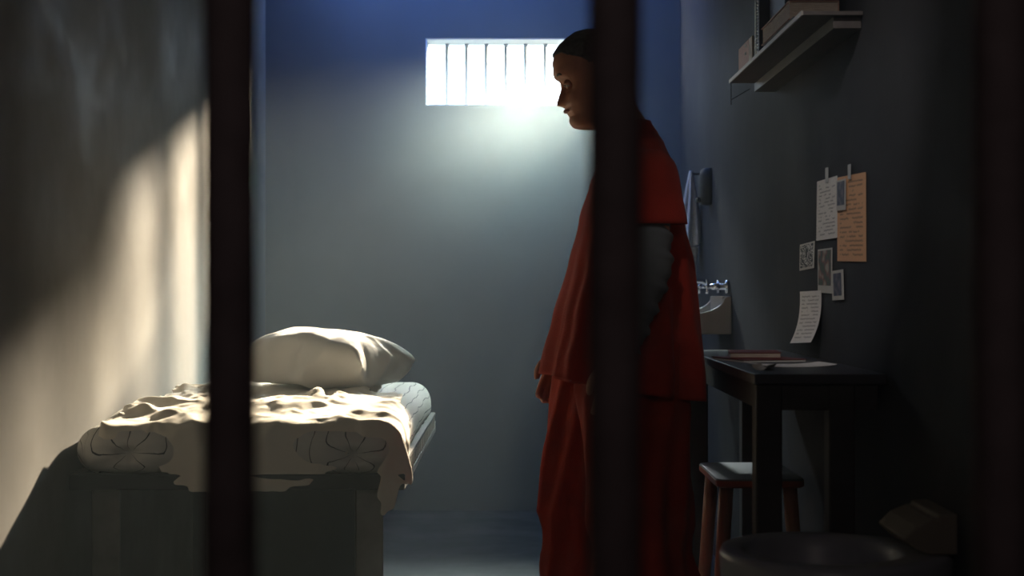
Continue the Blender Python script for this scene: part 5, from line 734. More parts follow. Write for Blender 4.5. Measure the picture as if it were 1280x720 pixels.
def cloth(name, grid, steps, m, thick, solid=True, sub=1, folds=()):
    """grid gives the faces; steps are vertex-to-vertex moves in half millimetres"""
    P, F = grid
    V = np.cumsum(np.array(steps).reshape(-1, 3), axis=0) * .0005
    V[:, 2] -= [end_dip(y) for y in V[:, 1]]
    me = bpy.data.meshes.new(name); me.from_pydata(V.tolist(), [], F); me.materials.append(m)
    me.polygons.foreach_set('use_smooth', [True] * len(me.polygons))
    o = bpy.data.objects.new(name, me); C.objects.link(o)
    s = o.modifiers.new('smooth', 'SMOOTH'); s.factor = .4; s.iterations = 1
    for i, (kind, size, str_, mid) in enumerate(folds):
        tx_ = bpy.data.textures.new('fold_noise', kind); tx_.noise_scale = size
        if kind == 'MUSGRAVE': tx_.musgrave_type = 'RIDGED_MULTIFRACTAL'; tx_.octaves = 2; tx_.noise_intensity = .6
        if i == 0: q = o.modifiers.new('sub', 'SUBSURF'); q.levels = 1; q.render_levels = 1
        q = o.modifiers.new('folds', 'DISPLACE'); q.texture = tx_; q.strength = str_; q.mid_level = mid; q.texture_coords = 'GLOBAL'
    if solid: q = o.modifiers.new('solid', 'SOLIDIFY'); q.thickness = thick; q.offset = 0
    if sub: q = o.modifiers.new('sub', 'SUBSURF'); q.levels = sub; q.render_levels = sub
    return o
sh = cloth('bed_sheet', sheet_grid(), SHEET_MM, M['sheet'], .002, folds=(('MUSGRAVE', .22, .024, .35), ('CLOUDS', .10, .008, .4)))
tag(sh, 'crumpled cream cotton sheet draped over the striped mattress, one corner hanging down', 'sheet')
pl = cloth('pillow', pillow_grid(), PILLOW_MM, M['pillow'], .002, solid=False, folds=(('MUSGRAVE', .20, .022, .5), ('CLOUDS', .1, .008, .5)))
tag(pl, 'plump off-white pillow lying at the head of the bed', 'pillow')

# ------------------------------------------------------------ person
M['lip'] = mat('lips', (.40, .14, .10), .45, var=.1)
PY = 4.0
def P2(px, py, dy=0): return Vector(((px - 640) * PY / FPX, PY + dy, CAM_Z + (360 - py) * PY / FPX))
HT = [  # z above chin, front, back, half width, (nose bump)
    (-.022, -.010, .062, .030), (-.014, .030, .070, .042), (-.004, .064, .070, .048), (.006, .083, .068, .050), (.020, .090, .070, .054), (.034, .088, .074, .058),
    (.044, .081, .080, .060), (.052, .086, .083, .062), (.060, .084, .086, .064), (.066, .089, .089, .065), (.075, .084, .092, .067), (.086, .086, .096, .069), (.10, .085, .098, .071),
    (.115, .080, .101, .073), (.128, .076, .104, .075), (.140, .079, .106, .076), (.152, .089, .108, .077), (.165, .091, .108, .078), (.185, .088, .107, .077),
    (.202, .078, .100, .072), (.216, .060, .085, .062), (.227, .036, .060, .046), (.235, .012, .030, .024), (.2375, .002, .006, .006)]
def head_ring(z, n=64, off=0, nose=True):
    z_at = z; z = float(np.interp(z, [-.08, 0, .02, .05, .075, .125, .147, .2375], [-.08, 0, .02, .063, .10, .140, .157, .2375]))
    f, b, wd = interp(HT, z); pts = []
    for k in range(n):
        a = 2 * PI * k / n; cx_, sy = math.cos(a), math.sin(a)
        e = 2 / 2.25
        X = math.copysign(abs(cx_) ** e, cx_); Y = math.copysign(abs(sy) ** e, sy)
        x = (f if X > 0 else b) * X; y = wd * Y
        if nose and X > 0:
            nb = 0
            if .080 < z < .150:
                nb = float(np.interp(z, [.080, .087, .094, .102, .118, .135, .150], [0, .012, .025, .027, .018, .007, 0]))
                wdn = float(np.interp(z, [.08, .1, .15], [.016, .0145, .009]))
                x += nb * math.exp(-(y / wdn) ** 2)
            if .112 < z < .150: x -= .011 * math.exp(-((abs(y) - .031) / .015) ** 2) * math.sin((z - .112) / .038 * PI)
            if .143 < z < .170: x += .004 * math.exp(-((abs(y) - .03) / .02) ** 2)
            if .048 < z < .078: x += .005 * math.exp(-(y / .02) ** 2) * abs(math.sin((z - .048) / .015 * PI))
            if .085 < z < .115: x += .004 * math.exp(-((abs(y) - .045) / .018) ** 2)
        pts.append(Vector((-x - math.copysign(off, x), y + math.copysign(off, y) * min(1, abs(y) / .02), z_at)))
    return pts
HEAD = Matrix.Translation(P2(754.5, 152)) @ Matrix.Rotation(math.radians(6), 4, 'Z') @ Matrix.Rotation(math.radians(-17), 4, 'Y') @ Matrix.Diagonal((.93, .93, .97, 1))

bm = BM()
zs = list(np.linspace(-.022, .2375, 90))
loft(bm, [[HEAD @ p for p in head_ring(z)] for z in zs])
# ears
for s in (-1, 1):
    ring = []
    for t in range(14):
        a = 2 * PI * t / 13 if t < 13 else 0
    pts = [HEAD @ Vector((.012 + .016 * math.cos(a) + .006 * math.sin(a), s * (.078 + .008 * (1 + math.cos(a)) / 2 * 1.6), .108 + .031 * math.sin(a))) for a in [2 * PI * k / 18 for k in range(19)]]
    tube(bm, pts, [.0058] * 19, 8)
    tube(bm, [HEAD @ Vector((.004, s * .070, .112)), HEAD @ Vector((.012, s * .084, .107))], [.017, .014], 12)
def limb(pts, rads, n=16):
    # densify for smooth bends
    P = [Vector(p) for p in pts]; out = []; rr = []
    for i in range(len(P) - 1):
        p0 = P[max(i - 1, 0)]; p1 = P[i]; p2 = P[i + 1]; p3 = P[min(i + 2, len(P) - 1)]
        for k in range(5):
            t = k / 5
            out.append(.5 * ((2 * p1) + (p2 - p0) * t + (2 * p0 - 5 * p1 + 4 * p2 - p3) * t * t + (3 * p1 - p0 - 3 * p2 + p3) * t ** 3))
            rr.append(rads[i] + (rads[i + 1] - rads[i]) * t)
    out.append(P[-1]); rr.append(rads[-1])
    tube(bm, out, rr, n)
    for p, r in ((out[0], rr[0]), (out[-1], rr[-1])):
        bmesh.ops.create_icosphere(bm, subdivisions=2, radius=r * .98, matrix=Matrix.Translation(p))
NB = Vector((.310, PY, 1.385))
limb([HEAD @ Vector((.035, 0, .07)), HEAD @ Vector((.05, 0, -.005)), NB, (.33, PY, 1.30)], [.050, .049, .054, .07])
# torso
def ell(cx, cy, z, rx, ry, n=28, tilt=0): return [(cx + rx * math.cos(a), cy + ry * math.sin(a), z + tilt * math.cos(a)) for a in [2 * PI * k / n for k in range(n)]]
loft(bm, [ell(.27, PY, .80, .09, .15), ell(.275, PY, .88, .115, .175), ell(.28, PY, .98, .105, .16), ell(.285, PY, 1.08, .105, .155), ell(.30, PY, 1.20, .11, .175), ell(.308, PY, 1.29, .088, .18), ell(.315, PY, 1.35, .062, .15), ell(.31, PY, 1.385, .048, .09)])
ARM = {}
for s, sh_, el, wr in ((-1, (.315, PY - .165, 1.315), (.325, PY - .262, 1.07), (.250, PY - .262, .865)), (1, (.305, PY + .165, 1.315), (.270, PY + .245, 1.07), (.140, PY + .19, .865))):
    sh_, el, wr = map(Vector, (sh_, el, wr)); ARM[s] = (sh_, el, wr)
    limb([sh_, (sh_ + el) / 2 + Vector((.01, 0, 0)), el, (el * .6 + wr * .4), wr], [.046, .044, .036, .034, .026])
    # hand: palm, four curled fingers, thumb from the side of the palm
    d = (wr - el).normalized(); d = (d + Vector((0, 0, -.55))).normalized()
    side = Vector((0, 1, 0)); side = (side - d * side.dot(d)).normalized(); fwd = side.cross(d).normalized()
    if fwd.x > 0: fwd = -fwd
    # palm faces the body: width runs along fwd
    inn = Vector((0, -s, 0)); inn = (inn - d * inn.dot(d)).normalized()
    def H(a, b_, c): return wr + d * a + fwd * b_ + inn * c
    for b_ in (-.024, -.008, .008, .024): limb([H(-.005, b_ * .6, 0), H(.05, b_, 0), H(.085, b_ * 1.05, .002)], [.017, .014, .0105], 12)
    for b_, L_ in ((.027, .072), (.009, .082), (-.009, .076), (-.026, .060)):
        limb([H(.08, b_, .002), H(.08 + L_ * .45, b_ * 1.05, .008), H(.08 + L_ * .75, b_ * 1.05, .026), H(.08 + L_ * .82, b_ * 1.02, .044)], [.0098, .009, .0083, .0068], 12)
    limb([H(.02, .022, .004), H(.05, .043, .014), H(.075, .050, .024), H(.095, .048, .034)], [.014, .0125, .0105, .008], 12)
LEG = {}
for s, hip, kn, an in ((-1, (.30, PY - .09, .86), (.305, PY - .115, .47), (.345, PY - .12, .09)), (1, (.25, PY + .09, .86), (.195, PY + .11, .47), (.205, PY + .12, .09))):
    hip, kn, an = map(Vector, (hip, kn, an)); LEG[s] = (hip, kn, an)
    limb([hip, (hip + kn) / 2, kn, kn * .65 + an * .35, an, an + Vector((0, 0, -.03))], [.088, .074, .056, .055, .038, .036])
    limb([an + Vector((.03, 0, -.045)), an + Vector((-.06, 0, -.05)), an + Vector((-.15, 0, -.062))], [.034, .033, .022])
me = obj('person', bm, M['skin'], smooth=True)
rm = me.modifiers.new('remesh', 'REMESH'); rm.mode = 'VOXEL'; rm.voxel_size = .0042; rm.use_smooth_shade = True
sm_ = me.modifiers.new('smooth', 'SMOOTH'); sm_.factor = .5; sm_.iterations = 3
person = tag(me, 'person with shaved head in orange-red prison clothes standing, head bowed to the left', 'person')
# hair: close crop over the cranium
bm = BM(); rings = []
for z in np.linspace(.112, .2375, 70):
    R_ = head_ring(z, 160, off=.0035, nose=False); rings.append([bm.verts.new(HEAD @ Vector((p.x, p.y, p.z + (.004 if z > .2 else 0)))) for p in R_])
hl = lambda z: float(np.interp(z, [.112, .135, .165, .185, .197, .205], [.030, .012, -.018, -.052, -.066, -.2]))   # hairline: local x beyond which hair grows
L0 = [head_ring(z, 160, off=.0035, nose=False) for z in np.linspace(.112, .2375, 70)]
for i in range(69):
    for k in range(160):
        c_ = (L0[i][k] + L0[i + 1][(k + 1) % 160]) / 2
        if c_.x > hl(c_.z): bm.faces.new((rings[i][k], rings[i][(k + 1) % 160], rings[i + 1][(k + 1) % 160], rings[i + 1][k]))
bm.faces.new(rings[-1])
bmesh.ops.delete(bm, geom=[v for v in bm.verts if not v.link_faces])
h = obj('hair', bm, M['hair'], person, smooth=True); s_ = h.modifiers.new('s', 'SOLIDIFY'); s_.thickness = .003; s_.offset = -1
for s in (-1, 1):
    bm = BM(); bmesh.ops.create_uvsphere(bm, u_segments=20, v_segments=14, radius=.0118, matrix=HEAD @ Matrix.Translation((-.0665, s * .031, .1155)))
    e = obj('eyeball', bm, M['eye'], person, smooth=True)
    bm = BM(); bmesh.ops.create_uvsphere(bm, u_segments=16, v_segments=10, radius=.0055, matrix=HEAD @ Matrix.Translation((-.0742, s * .031, .114)))
    obj('iris', bm, M['iris'], e, smooth=True)
    for up_, cut in ((1, .0), (-1, -.45)):
        bm = BM(); bmesh.ops.create_uvsphere(bm, u_segments=28, v_segments=20, radius=.0132)
        bmesh.ops.delete(bm, geom=[v_ for v_ in bm.verts if (v_.co.z + v_.co.x * (.42 if up_ > 0 else 0)) * up_ < (-.0062 if up_ > 0 else .0062)], context='VERTS')
        bmesh.ops.transform(bm, matrix=HEAD @ Matrix.Translation((-.0665, s * .031, .1155)), verts=bm.verts)
        o = obj('eyelid', bm, M['skin'], e, smooth=True); q = o.modifiers.new('s', 'SOLIDIFY'); q.thickness = .0012
    bm = BM(); pts = [HEAD @ Vector((-.088 + .010 * abs(t - .35), s * (.016 + .034 * t), .142 + .004 * math.sin(t * PI))) for t in (0, .25, .5, .75, 1)]
    tube(bm, pts, [.002, .0034, .0034, .0028, .0014], 8); obj('eyebrow', bm, M['hair'], person, smooth=True)

for zl, th_, nm in ((.0615, .0042, 'upper_lip'), (.0535, .0052, 'lower_lip')):
    bm = BM(); pts = []
    for t in np.linspace(-1, 1, 13):
        y_ = .023 * t; near = min(head_ring(zl, 200), key=lambda p: abs(p.y - y_) + (10 if p.x > 0 else 0))
        pts.append(HEAD @ Vector((near.x + .0015, y_, zl + (.002 if nm == 'upper_lip' else -.001) * (1 - t * t) - .0015 * abs(t))))
    tube(bm, pts, [max(.0012, th_ * (1 - (t * .97) ** 2) ** .5) for t in np.linspace(-1, 1, 13)], 10); obj(nm, bm, M['lip'], person, smooth=True)
# shirt: loose boxy short-sleeved top
ST = [  # z, x front, x back, half width y
    (.775, .075, .482, .235), (.84, .085, .480, .230), (.95, .110, .464, .222), (1.09, .147, .450, .205), (1.20, .172, .428, .198), (1.29, .195, .410, .198), (1.345, .215, .394, .190), (1.385, .232, .378, .165), (1.415, .242, .362, .112), (1.435, .246, .350, .080), (1.445, .248, .346, .074)]
bm = BM(); rings = []; n = 120
for i, z in enumerate(np.linspace(.797, 1.445, 70)):
    xf, xb, hy = interp(ST, z); lo = max(0, min(1, (1.36 - z) / .55)); r = []
    for k in range(n):
        a = 2 * PI * k / n; e = 2 / 2.5
        X = math.copysign(abs(math.cos(a)) ** e, math.cos(a)); Y = math.copysign(abs(math.sin(a)) ** e, math.sin(a))
        fold = lo * (.016 * math.sin(7 * a + 1.2 * math.sin(z * 5)) + .010 * math.sin(13 * a + 2 + z * 3)) + .006 * noise.noise(Vector((math.cos(a) * 3, math.sin(a) * 3, z * 9)))
        if abs(math.cos(a)) > .93: fold *= .5
        cx_ = (xf + xb) / 2; hx = (xb - xf) / 2
        x = cx_ + (hx + fold) * X; y = PY + (hy + fold) * Y
        drop = .045 * (X) * -1 * 0 + (-.012 - .032 * X) * max(0, 1 - (z - .797) / .2)
        r.append((x, y, z + drop + (.035 if z < .80 and False else 0)))
    rings.append(r)
loft(bm, rings, cap=False)
st = obj('shirt', bm, M['orange'], person, smooth=True); s_ = st.modifiers.new('s', 'SOLIDIFY'); s_.thickness = .003; s_.offset = -1
for s in (-1, 1):
    sh_, el, wr = ARM[s]
    bm = BM(); d = (el - sh_); top_ = sh_ + Vector((.0, -s * .055, .030)); rings = []
    for i in range(16):
        t = i / 15; c_ = top_ + (sh_ + d * .55 - top_) * t + Vector((0, s * .030 * math.sin(t * PI), .030 * math.sin(min(1, t * 1.6) * PI))); rr = .048 + .032 * t ** .6
        rings.append([(c_.x + rr * (1.1 + .06 * math.sin(5 * a + 3 * t)) * math.cos(a), c_.y + rr * .85 * math.sin(a), c_.z + .02 * math.sin(a) * s * (1 - t)) for a in [2 * PI * k / 40 for k in range(40)]])
    loft(bm, rings, cap=False)
    sl = obj('sleeve', bm, M['orange'], st, smooth=True); s_ = sl.modifiers.new('s', 'SOLIDIFY'); s_.thickness = .003; s_.offset = -1
    bm = BM(); rings = []
    path = [sh_ + d * .25, sh_ + d * .5, sh_ + d * .75, el, el * .7 + wr * .3, el * .4 + wr * .6, el * .08 + wr * .92]
    pts = []; rad = []
    for i in range(len(path) - 1):
        for k in range(8):
            t = (i + k / 8) / (len(path) - 1); p = path[i].lerp(path[i + 1], k / 8); pts.append(p); rad.append(.056 - .018 * t + .004 * math.sin(t * 46) + .003 * math.sin(t * 91))
    tube(bm, pts, rad, 24, cap=False)
    ul = obj('undershirt_sleeve', bm, M['under'], person, smooth=True); s_ = ul.modifiers.new('s', 'SOLIDIFY'); s_.thickness = .002; s_.offset = 1
    if s == -1: ul['label'] = 'grey-white knitted sleeve'
# trousers
bm = BM()
rings = []
for z in np.linspace(.80, .97, 10):
    rings.append([(.275 + (.135 + .004 * math.sin(9 * a)) * math.cos(a), PY + .185 * math.sin(a), z) for a in [2 * PI * k / 60 for k in range(60)]])
loft(bm, rings, cap=True)
for s in (-1, 1):
    hip, kn, an = LEG[s]; rings = []
    for i in range(60):
        t = i / 59; z = .90 - (.90 - .035) * t
        c_ = hip.lerp(kn, (.86 - z) / .39) if z > .47 else kn.lerp(an, (.47 - z) / .38)
        if z < .09: c_ = an
        rr = .118 - .012 * t + .006 * math.sin(t * 30) * (t > .5)
        ring = []
        for k in range(60):
            a = 2 * PI * k / 60
            f = .007 * math.sin(5 * a + 6 * z) + .006 * math.sin(11 * a - 9 * z) + .012 * noise.noise(Vector((math.cos(a) * 2, math.sin(a) * 2 + s * 5, z * 7)))
            ring.append((c_.x + (rr * 1.12 + f) * math.cos(a), c_.y + (rr * .88 + f) * math.sin(a), z))
        rings.append(ring)
    loft(bm, rings, cap=True)
tr = obj('trousers', bm, M['orange2'], person, smooth=True)
rm = tr.modifiers.new('remesh', 'REMESH'); rm.mode = 'VOXEL'; rm.voxel_size = .009; rm.use_smooth_shade = True
q = tr.modifiers.new('smooth', 'SMOOTH'); q.iterations = 3
for s in (-1, 1):
    hip, kn, an = LEG[s]; bm = BM()
    loft(bm, [[(an.x - .045 + L_ * math.cos(a) * (1.0 if math.cos(a) < 0 else .8), an.y + w_ * math.sin(a), z) for a in [2 * PI * k / 32 for k in range(32)]] for z, L_, w_ in ((.018, .150, .050), (.04, .150, .051), (.062, .135, .049), (.080, .10, .045), (.105, .065, .043))])
    so = obj('shoe', bm, M['shoe'], person, smooth=True)
    bm = BM(); loft(bm, [[(an.x - .045 + L_ * math.cos(a) * (1.0 if math.cos(a) < 0 else .82), an.y + .053 * math.sin(a), z) for a in [2 * PI * k / 32 for k in range(32)]] for z, L_ in ((0, .152), (.02, .154))])
    obj('sole', bm, M['sole'], so)

# ------------------------------------------------------------ table, stool and what lies on the table
TX0, TX1, TY0, TY1, TZ = .50, .755, 3.30, 4.62, .852
tb = thing('wooden_table', 'dark-stained table with thick square legs against the right wall', 'table', ((TX0 + TX1) / 2, (TY0 + TY1) / 2, 0))
tof = Matrix.Translation((-(TX0 + TX1) / 2, -(TY0 + TY1) / 2, 0))
def tp(name, bm, m, par=tb, **k):
    bmesh.ops.transform(bm, matrix=tof, verts=bm.verts); return obj(name, bm, m, par, **k)
tp('table_top', bx(TX0, XR - .003, TY0, TY1, TZ - .022, TZ), M['tabletop'], bevel=.003)
b = BM(); box(b, TX0 + .012, XR - .02, TY0 + .01, TY0 + .03, TZ - .075, TZ - .022); box(b, TX0 + .012, XR - .02, TY1 - .03, TY1 - .01, TZ - .075, TZ - .022)
box(b, TX0 + .012, TX0 + .03, TY0 + .03, TY1 - .03, TZ - .075, TZ - .022); box(b, XR - .04, XR - .02, TY0 + .03, TY1 - .03, TZ - .075, TZ - .022)
tp('apron', b, M['darkwood'], bevel=.002)
for x in (TX0 + .004, TX1 - .055 - .045):
    for y in (TY0 + .006, TY1 - .06):
        tp('leg', bx(x, x + .055, y, y + .055, 0, TZ - .022), M['darkwood'], bevel=.004)

stl = thing('wooden_stool', 'square pale-topped stool with orange-brown edge and turned wooden legs', 'stool', (.622, 4.19, 0))
SZ = .552
def rrect(cx, cy, hx, hy, r, z, n=8):
    out = []
    for sx, sy, a0 in ((1, 1, 0), (-1, 1, PI / 2), (-1, -1, PI), (1, -1, 1.5 * PI)):
        for k in range(n + 1):
            a = a0 + PI / 2 * k / n; out.append((cx + sx * (hx - r) + r * math.cos(a), cy + sy * (hy - r) + r * math.sin(a), z))
    return out
bm = BM(); loft(bm, [rrect(0, 0, .107, .195, .03, SZ - .022), rrect(0, 0, .112, .20, .032, SZ - .018), rrect(0, 0, .112, .20, .032, SZ - .004)]); seat = obj('seat', bm, M['seatedge'], stl)
bm = BM(); loft(bm, [rrect(0, 0, .111, .199, .031, SZ - .004), rrect(0, 0, .109, .197, .03, SZ)]); o = obj('seat_surface', bm, M['seat'], seat); o['label'] = 'pale grey-green top surface'
for sx in (-1, 1):
    for sy in (-1, 1):
        bm = BM(); tube(bm, [(sx * .080, sy * .145, SZ - .02), (sx * .095, sy * .158, .3), (sx * .118, sy * .175, 0)], [.0185, .0175, .013], 18); obj('leg', bm, M['lightwood'], stl, smooth=True)

# papers on the table
def sheetobj(name, x, y, z, w_, h_, rot, m, label, cat, curl=0, group=None, th=.0012):
    bm = BM(); R_ = Matrix.Translation((x, y, z)) @ Matrix.Rotation(rot, 4, 'Z'); top = []; bot = []
    for i in range(9):
        a = i / 8 - .5; zz = curl * (2 * abs(a)) ** 3
        top.append([(R_ @ Vector((a * w_, b_ * h_, zz + th))) for b_ in (-.5, .5)]); bot.append([(R_ @ Vector((a * w_, b_ * h_, zz))) for b_ in (-.5, .5)])
    rings = [[bot[i][0], bot[i][1], top[i][1], top[i][0]] for i in range(9)]
    loft(bm, rings); return tag(obj(name, bm, m), label, cat, group)
# ------------------------------------------------------------ wash basin, tap, towel, dispenser on the right wall
sy0, sy1 = 5.66, 6.06
bs = thing('wash_basin', 'small wall-hung cream ceramic washbasin with curved side behind the person', 'washbasin', (XR, (sy0 + sy1) / 2, .866))
def toff(bm, o): bmesh.ops.translate(bm, vec=-Vector(o.location), verts=bm.verts); return bm
prof = [(XR - .001, .866), (.535, .866), (.50, .90), (.495, .935)]
curve = [(.495, .935)] + [(.56 + .19 * math.sin(a), .930 + .062 * (1 - math.cos(a)) * 1.0) for a in np.linspace(0, PI / 2, 10)] + [(XR - .018, 1.0), (XR - .001, 1.0)]
poly = prof[:3] + curve
bm = BM(); prism(bm, poly, sy0, sy0 + .022); obj('side_wall', toff(bm, bs), M['ceramic'], bs, bevel=.004)
bm = BM(); prism(bm, poly, sy1 - .022, sy1); obj('side_wall', toff(bm, bs), M['ceramic'], bs, bevel=.004)
bm = BM()
prism(bm, [(XR - .001, .866), (.535, .866), (.50, .90), (.495, .935), (.515, .935), (.53, .90), (.56, .885), (XR - .03, .885), (XR - .03, 1.0), (XR - .001, 1.0)], sy0 + .022, sy1 - .022)
obj('bowl', toff(bm, bs), M['ceramic'], bs, bevel=.003)
bm = BM(); tube(bm, [(.64, 5.86, .80), (.64, 5.86, .867)], .03, 16); obj('drain_pipe', toff(bm, bs), M['chrome'], bs, smooth=True)
bm = BM(); loft(bm, [rrect(.63, 5.80, .035 * k, .05 * k, .02 * k, z) for k, z in ((.9, .885), (1, .895), (1, .915), (.8, .924))])
tag(obj('soap_bar', bm, M['drain'], smooth=True), 'pale bar of soap in the washbasin', 'soap')
tpz = 1.035
tap = thing('mixer_tap', 'chrome wall-mounted tap with cross handles above the washbasin', 'tap', (XR, 5.86, tpz))
bm = BM(); tube(bm, [(XR - .045, 5.72, tpz), (XR - .045, 6.0, tpz)], .012, 16)
for y in (5.74, 5.98): tube(bm, [(XR, y, tpz), (XR - .012, y, tpz), (XR - .014, y, tpz), (XR - .05, y, tpz)], [.024, .024, .012, .012], 16)
obj('tap_body', toff(bm, tap), M['chrome'], tap, smooth=True)
bm = BM(); tube(bm, [(XR - .045, 5.86, tpz), (XR - .08, 5.86, tpz + .02), (XR - .13, 5.86, tpz + .022), (XR - .175, 5.86, tpz + .012), (XR - .185, 5.86, tpz - .012)], [.011, .010, .009, .009, .008], 14)
obj('spout', toff(bm, tap), M['chrome'], tap, smooth=True)
for y in (5.74, 5.98):
    bm = BM(); c_ = Vector((XR - .075, y, tpz)); tube(bm, [(XR - .045, y, tpz), tuple(c_)], .008, 12)
    for dx, dz in ((0, 1), (0, -1)): tube(bm, [c_, c_ + Vector((-.004, 0, .026 * dz))], [.0045, .006], 10)
    for dy in (-1, 1): tube(bm, [c_, c_ + Vector((-.004, .026 * dy, 0))], [.0045, .006], 10)
    bmesh.ops.create_uvsphere(bm, u_segments=14, v_segments=8, radius=.0105, matrix=Matrix.Translation(c_))
    obj('cross_handle', toff(bm, tap), M['chrome'], tap, smooth=True)
# towel hanging from a hook
ty, txc = 6.58, .735
hk = thing('wall_hook', 'small dark metal hook holding the grey towel near the far corner', 'hook', (XR, ty, 1.51))
bm = BM(); tube(bm, [(XR, ty, 1.50), (XR - .025, ty, 1.498), (txc, ty, 1.503), (txc - .004, ty, 1.516)], .004, 10); obj('hook_arm', toff(bm, hk), M['black'], hk, smooth=True)
bm = BM(); tube(bm, [(XR, ty, 1.50), (XR - .004, ty, 1.50)], .014, 16); obj('back_plate', toff(bm, hk), M['black'], hk)
bm = BM(); rings = []
for i in range(34):
    t = i / 33; z = 1.512 - .318 * t; hw = .006 + .040 * t ** .75; ring = []
    for k in range(72):
        a = 2 * PI * k / 72; u = math.cos(a); f = 1 + .22 * math.sin(a * 7 + 2.5 * t) * min(1, t * 3)
        ring.append((min(XR - .004, txc - .004 * t + hw * u * f), ty + (.012 + .05 * t) * math.sin(a) * f, z + .022 * t * u))
    rings.append(ring)
loft(bm, rings); obj_t = obj('hand_towel', bm, M['towel'], smooth=True)
tag(obj_t, 'grey terry hand towel hanging in a point from a wall hook', 'towel')
bm = BM(); rings = []
for i in range(14):
    t = i / 13; z = 1.20 - .14 * t; rings.append([(txc + .006 + (.026 - .012 * t) * math.cos(a), ty + .02 * math.sin(a), z) for a in [2 * PI * k / 24 for k in range(24)]])
loft(bm, rings); obj('towel_end', bm, M['towel'], obj_t, smooth=True)
# dispenser
dy_ = 6.27
ds = thing('soap_dispenser', 'dark rounded wall dispenser between the towel and the notes', 'dispenser', (XR, dy_, 1.36))
bm = BM(); rings = []
for z, k in ((1.355, .6), (1.362, .85), (1.38, 1), (1.47, 1), (1.492, .85), (1.50, .55)):
    rings.append([(XR - .001 if math.cos(a) > 0 else XR + .045 * k * math.cos(a), dy_ + .055 * k * math.sin(a), z) for a in [2 * PI * j / 28 for j in range(28)]])
loft(bm, rings); obj('dispenser_body', toff(bm, ds), M['black'], ds, smooth=True, bevel=0)
bm = BM(); box(bm, XR - .056, XR - .040, dy_ - .02, dy_ + .02, 1.365, 1.385); obj('push_bar', toff(bm, ds), M['black'], ds, bevel=.003)

# ------------------------------------------------------------ toilet
tx, tyy, tz = .555, 2.87, .562
wc = thing('prison_toilet', 'grey round-rimmed toilet bowl standing by the right wall in front of the stool', 'toilet', (tx, tyy, 0))
def wr_ring(rx, ry, z, ext=0):
    out = []
    for k in range(64):
        a = 2 * PI * k / 64; x = rx * math.cos(a); y = ry * math.sin(a)
        if ext and math.cos(a) > 0:   # the back of the bowl runs on to the wall
            f = math.cos(a) ** 1.5; x = x + ext * f; y = y * (1 - .15 * f)
        out.append((x, y, z))
    return out
bm = BM(); loft(bm, [wr_ring(.125, .14, 0, .05), wr_ring(.12, .135, .05, .05), wr_ring(.13, .15, .25, .05), wr_ring(.165, .19, .42, .05), wr_ring(.178, .208, .50, .05), wr_ring(.182, .214, tz - .012, .05),
    wr_ring(.178, .21, tz - .001, .05), wr_ring(.170, .20, tz, .04), wr_ring(.146, .165, tz, 0), wr_ring(.139, .158, tz - .006, 0), wr_ring(.134, .152, tz - .03), wr_ring(.12, .135, tz - .10), wr_ring(.07, .08, tz - .17), wr_ring(.03, .03, tz - .19)])
obj('bowl', bm, M['steelwc'], wc, smooth=True)
bm = BM(); prism(bm, [(.128, tz + .030), (.150, tz + .052), (.178, tz + .064), (.190, tz + .065), (.190, tz + .072), (.2225, tz + .074), (.2225, tz + .002), (.175, tz + .002), (.150, tz + .010)], -.08, .12)
o = obj('cistern_cover', bm, M['cistern'], wc, bevel=.004); o['label'] = 'angular beige cover at the wall'
bm = BM(); tube(bm, [(.195, .10, 0), (.195, .10, tz - .03)], .02, 14); obj('supply_pipe', bm, M['steelwc'], wc, smooth=True)

# ------------------------------------------------------------ shelf and what stands on it
SHX, SHY0, SHY1, SHZ = .641, 3.54, 4.72, 1.634
sf = thing('wall_shelf', 'thin grey-brown shelf board fixed high on the right wall above the table', 'shelf', (XR, (SHY0 + SHY1) / 2, SHZ))
obj('board', toff(bx(SHX + .003, XR - .001, SHY0, SHY1, SHZ, SHZ + .009), sf), M['shelf'], sf, bevel=.001)
obj('front_edge', toff(bx(SHX - .001, SHX + .003, SHY0, SHY1, SHZ - .0005, SHZ + .0095), sf), M['shelfedge'], sf)
obj('wall_batten', toff(bx(.715, XR - .001, SHY0 + .02, SHY1, SHZ - .026, SHZ), sf), M['shelf'], sf, bevel=.001)
bm = BM(); y = SHY1 - .01
tube(bm, [(SHX + .004, y, SHZ), (SHX + .004, y, SHZ - .065)], .0012, 6); tube(bm, [(SHX + .004, y, SHZ - .05), (.70, y, SHZ - .018)], .0012, 6)
obj('wire_brace', toff(bm, sf), M['frame'], sf)
ZS = SHZ + .010
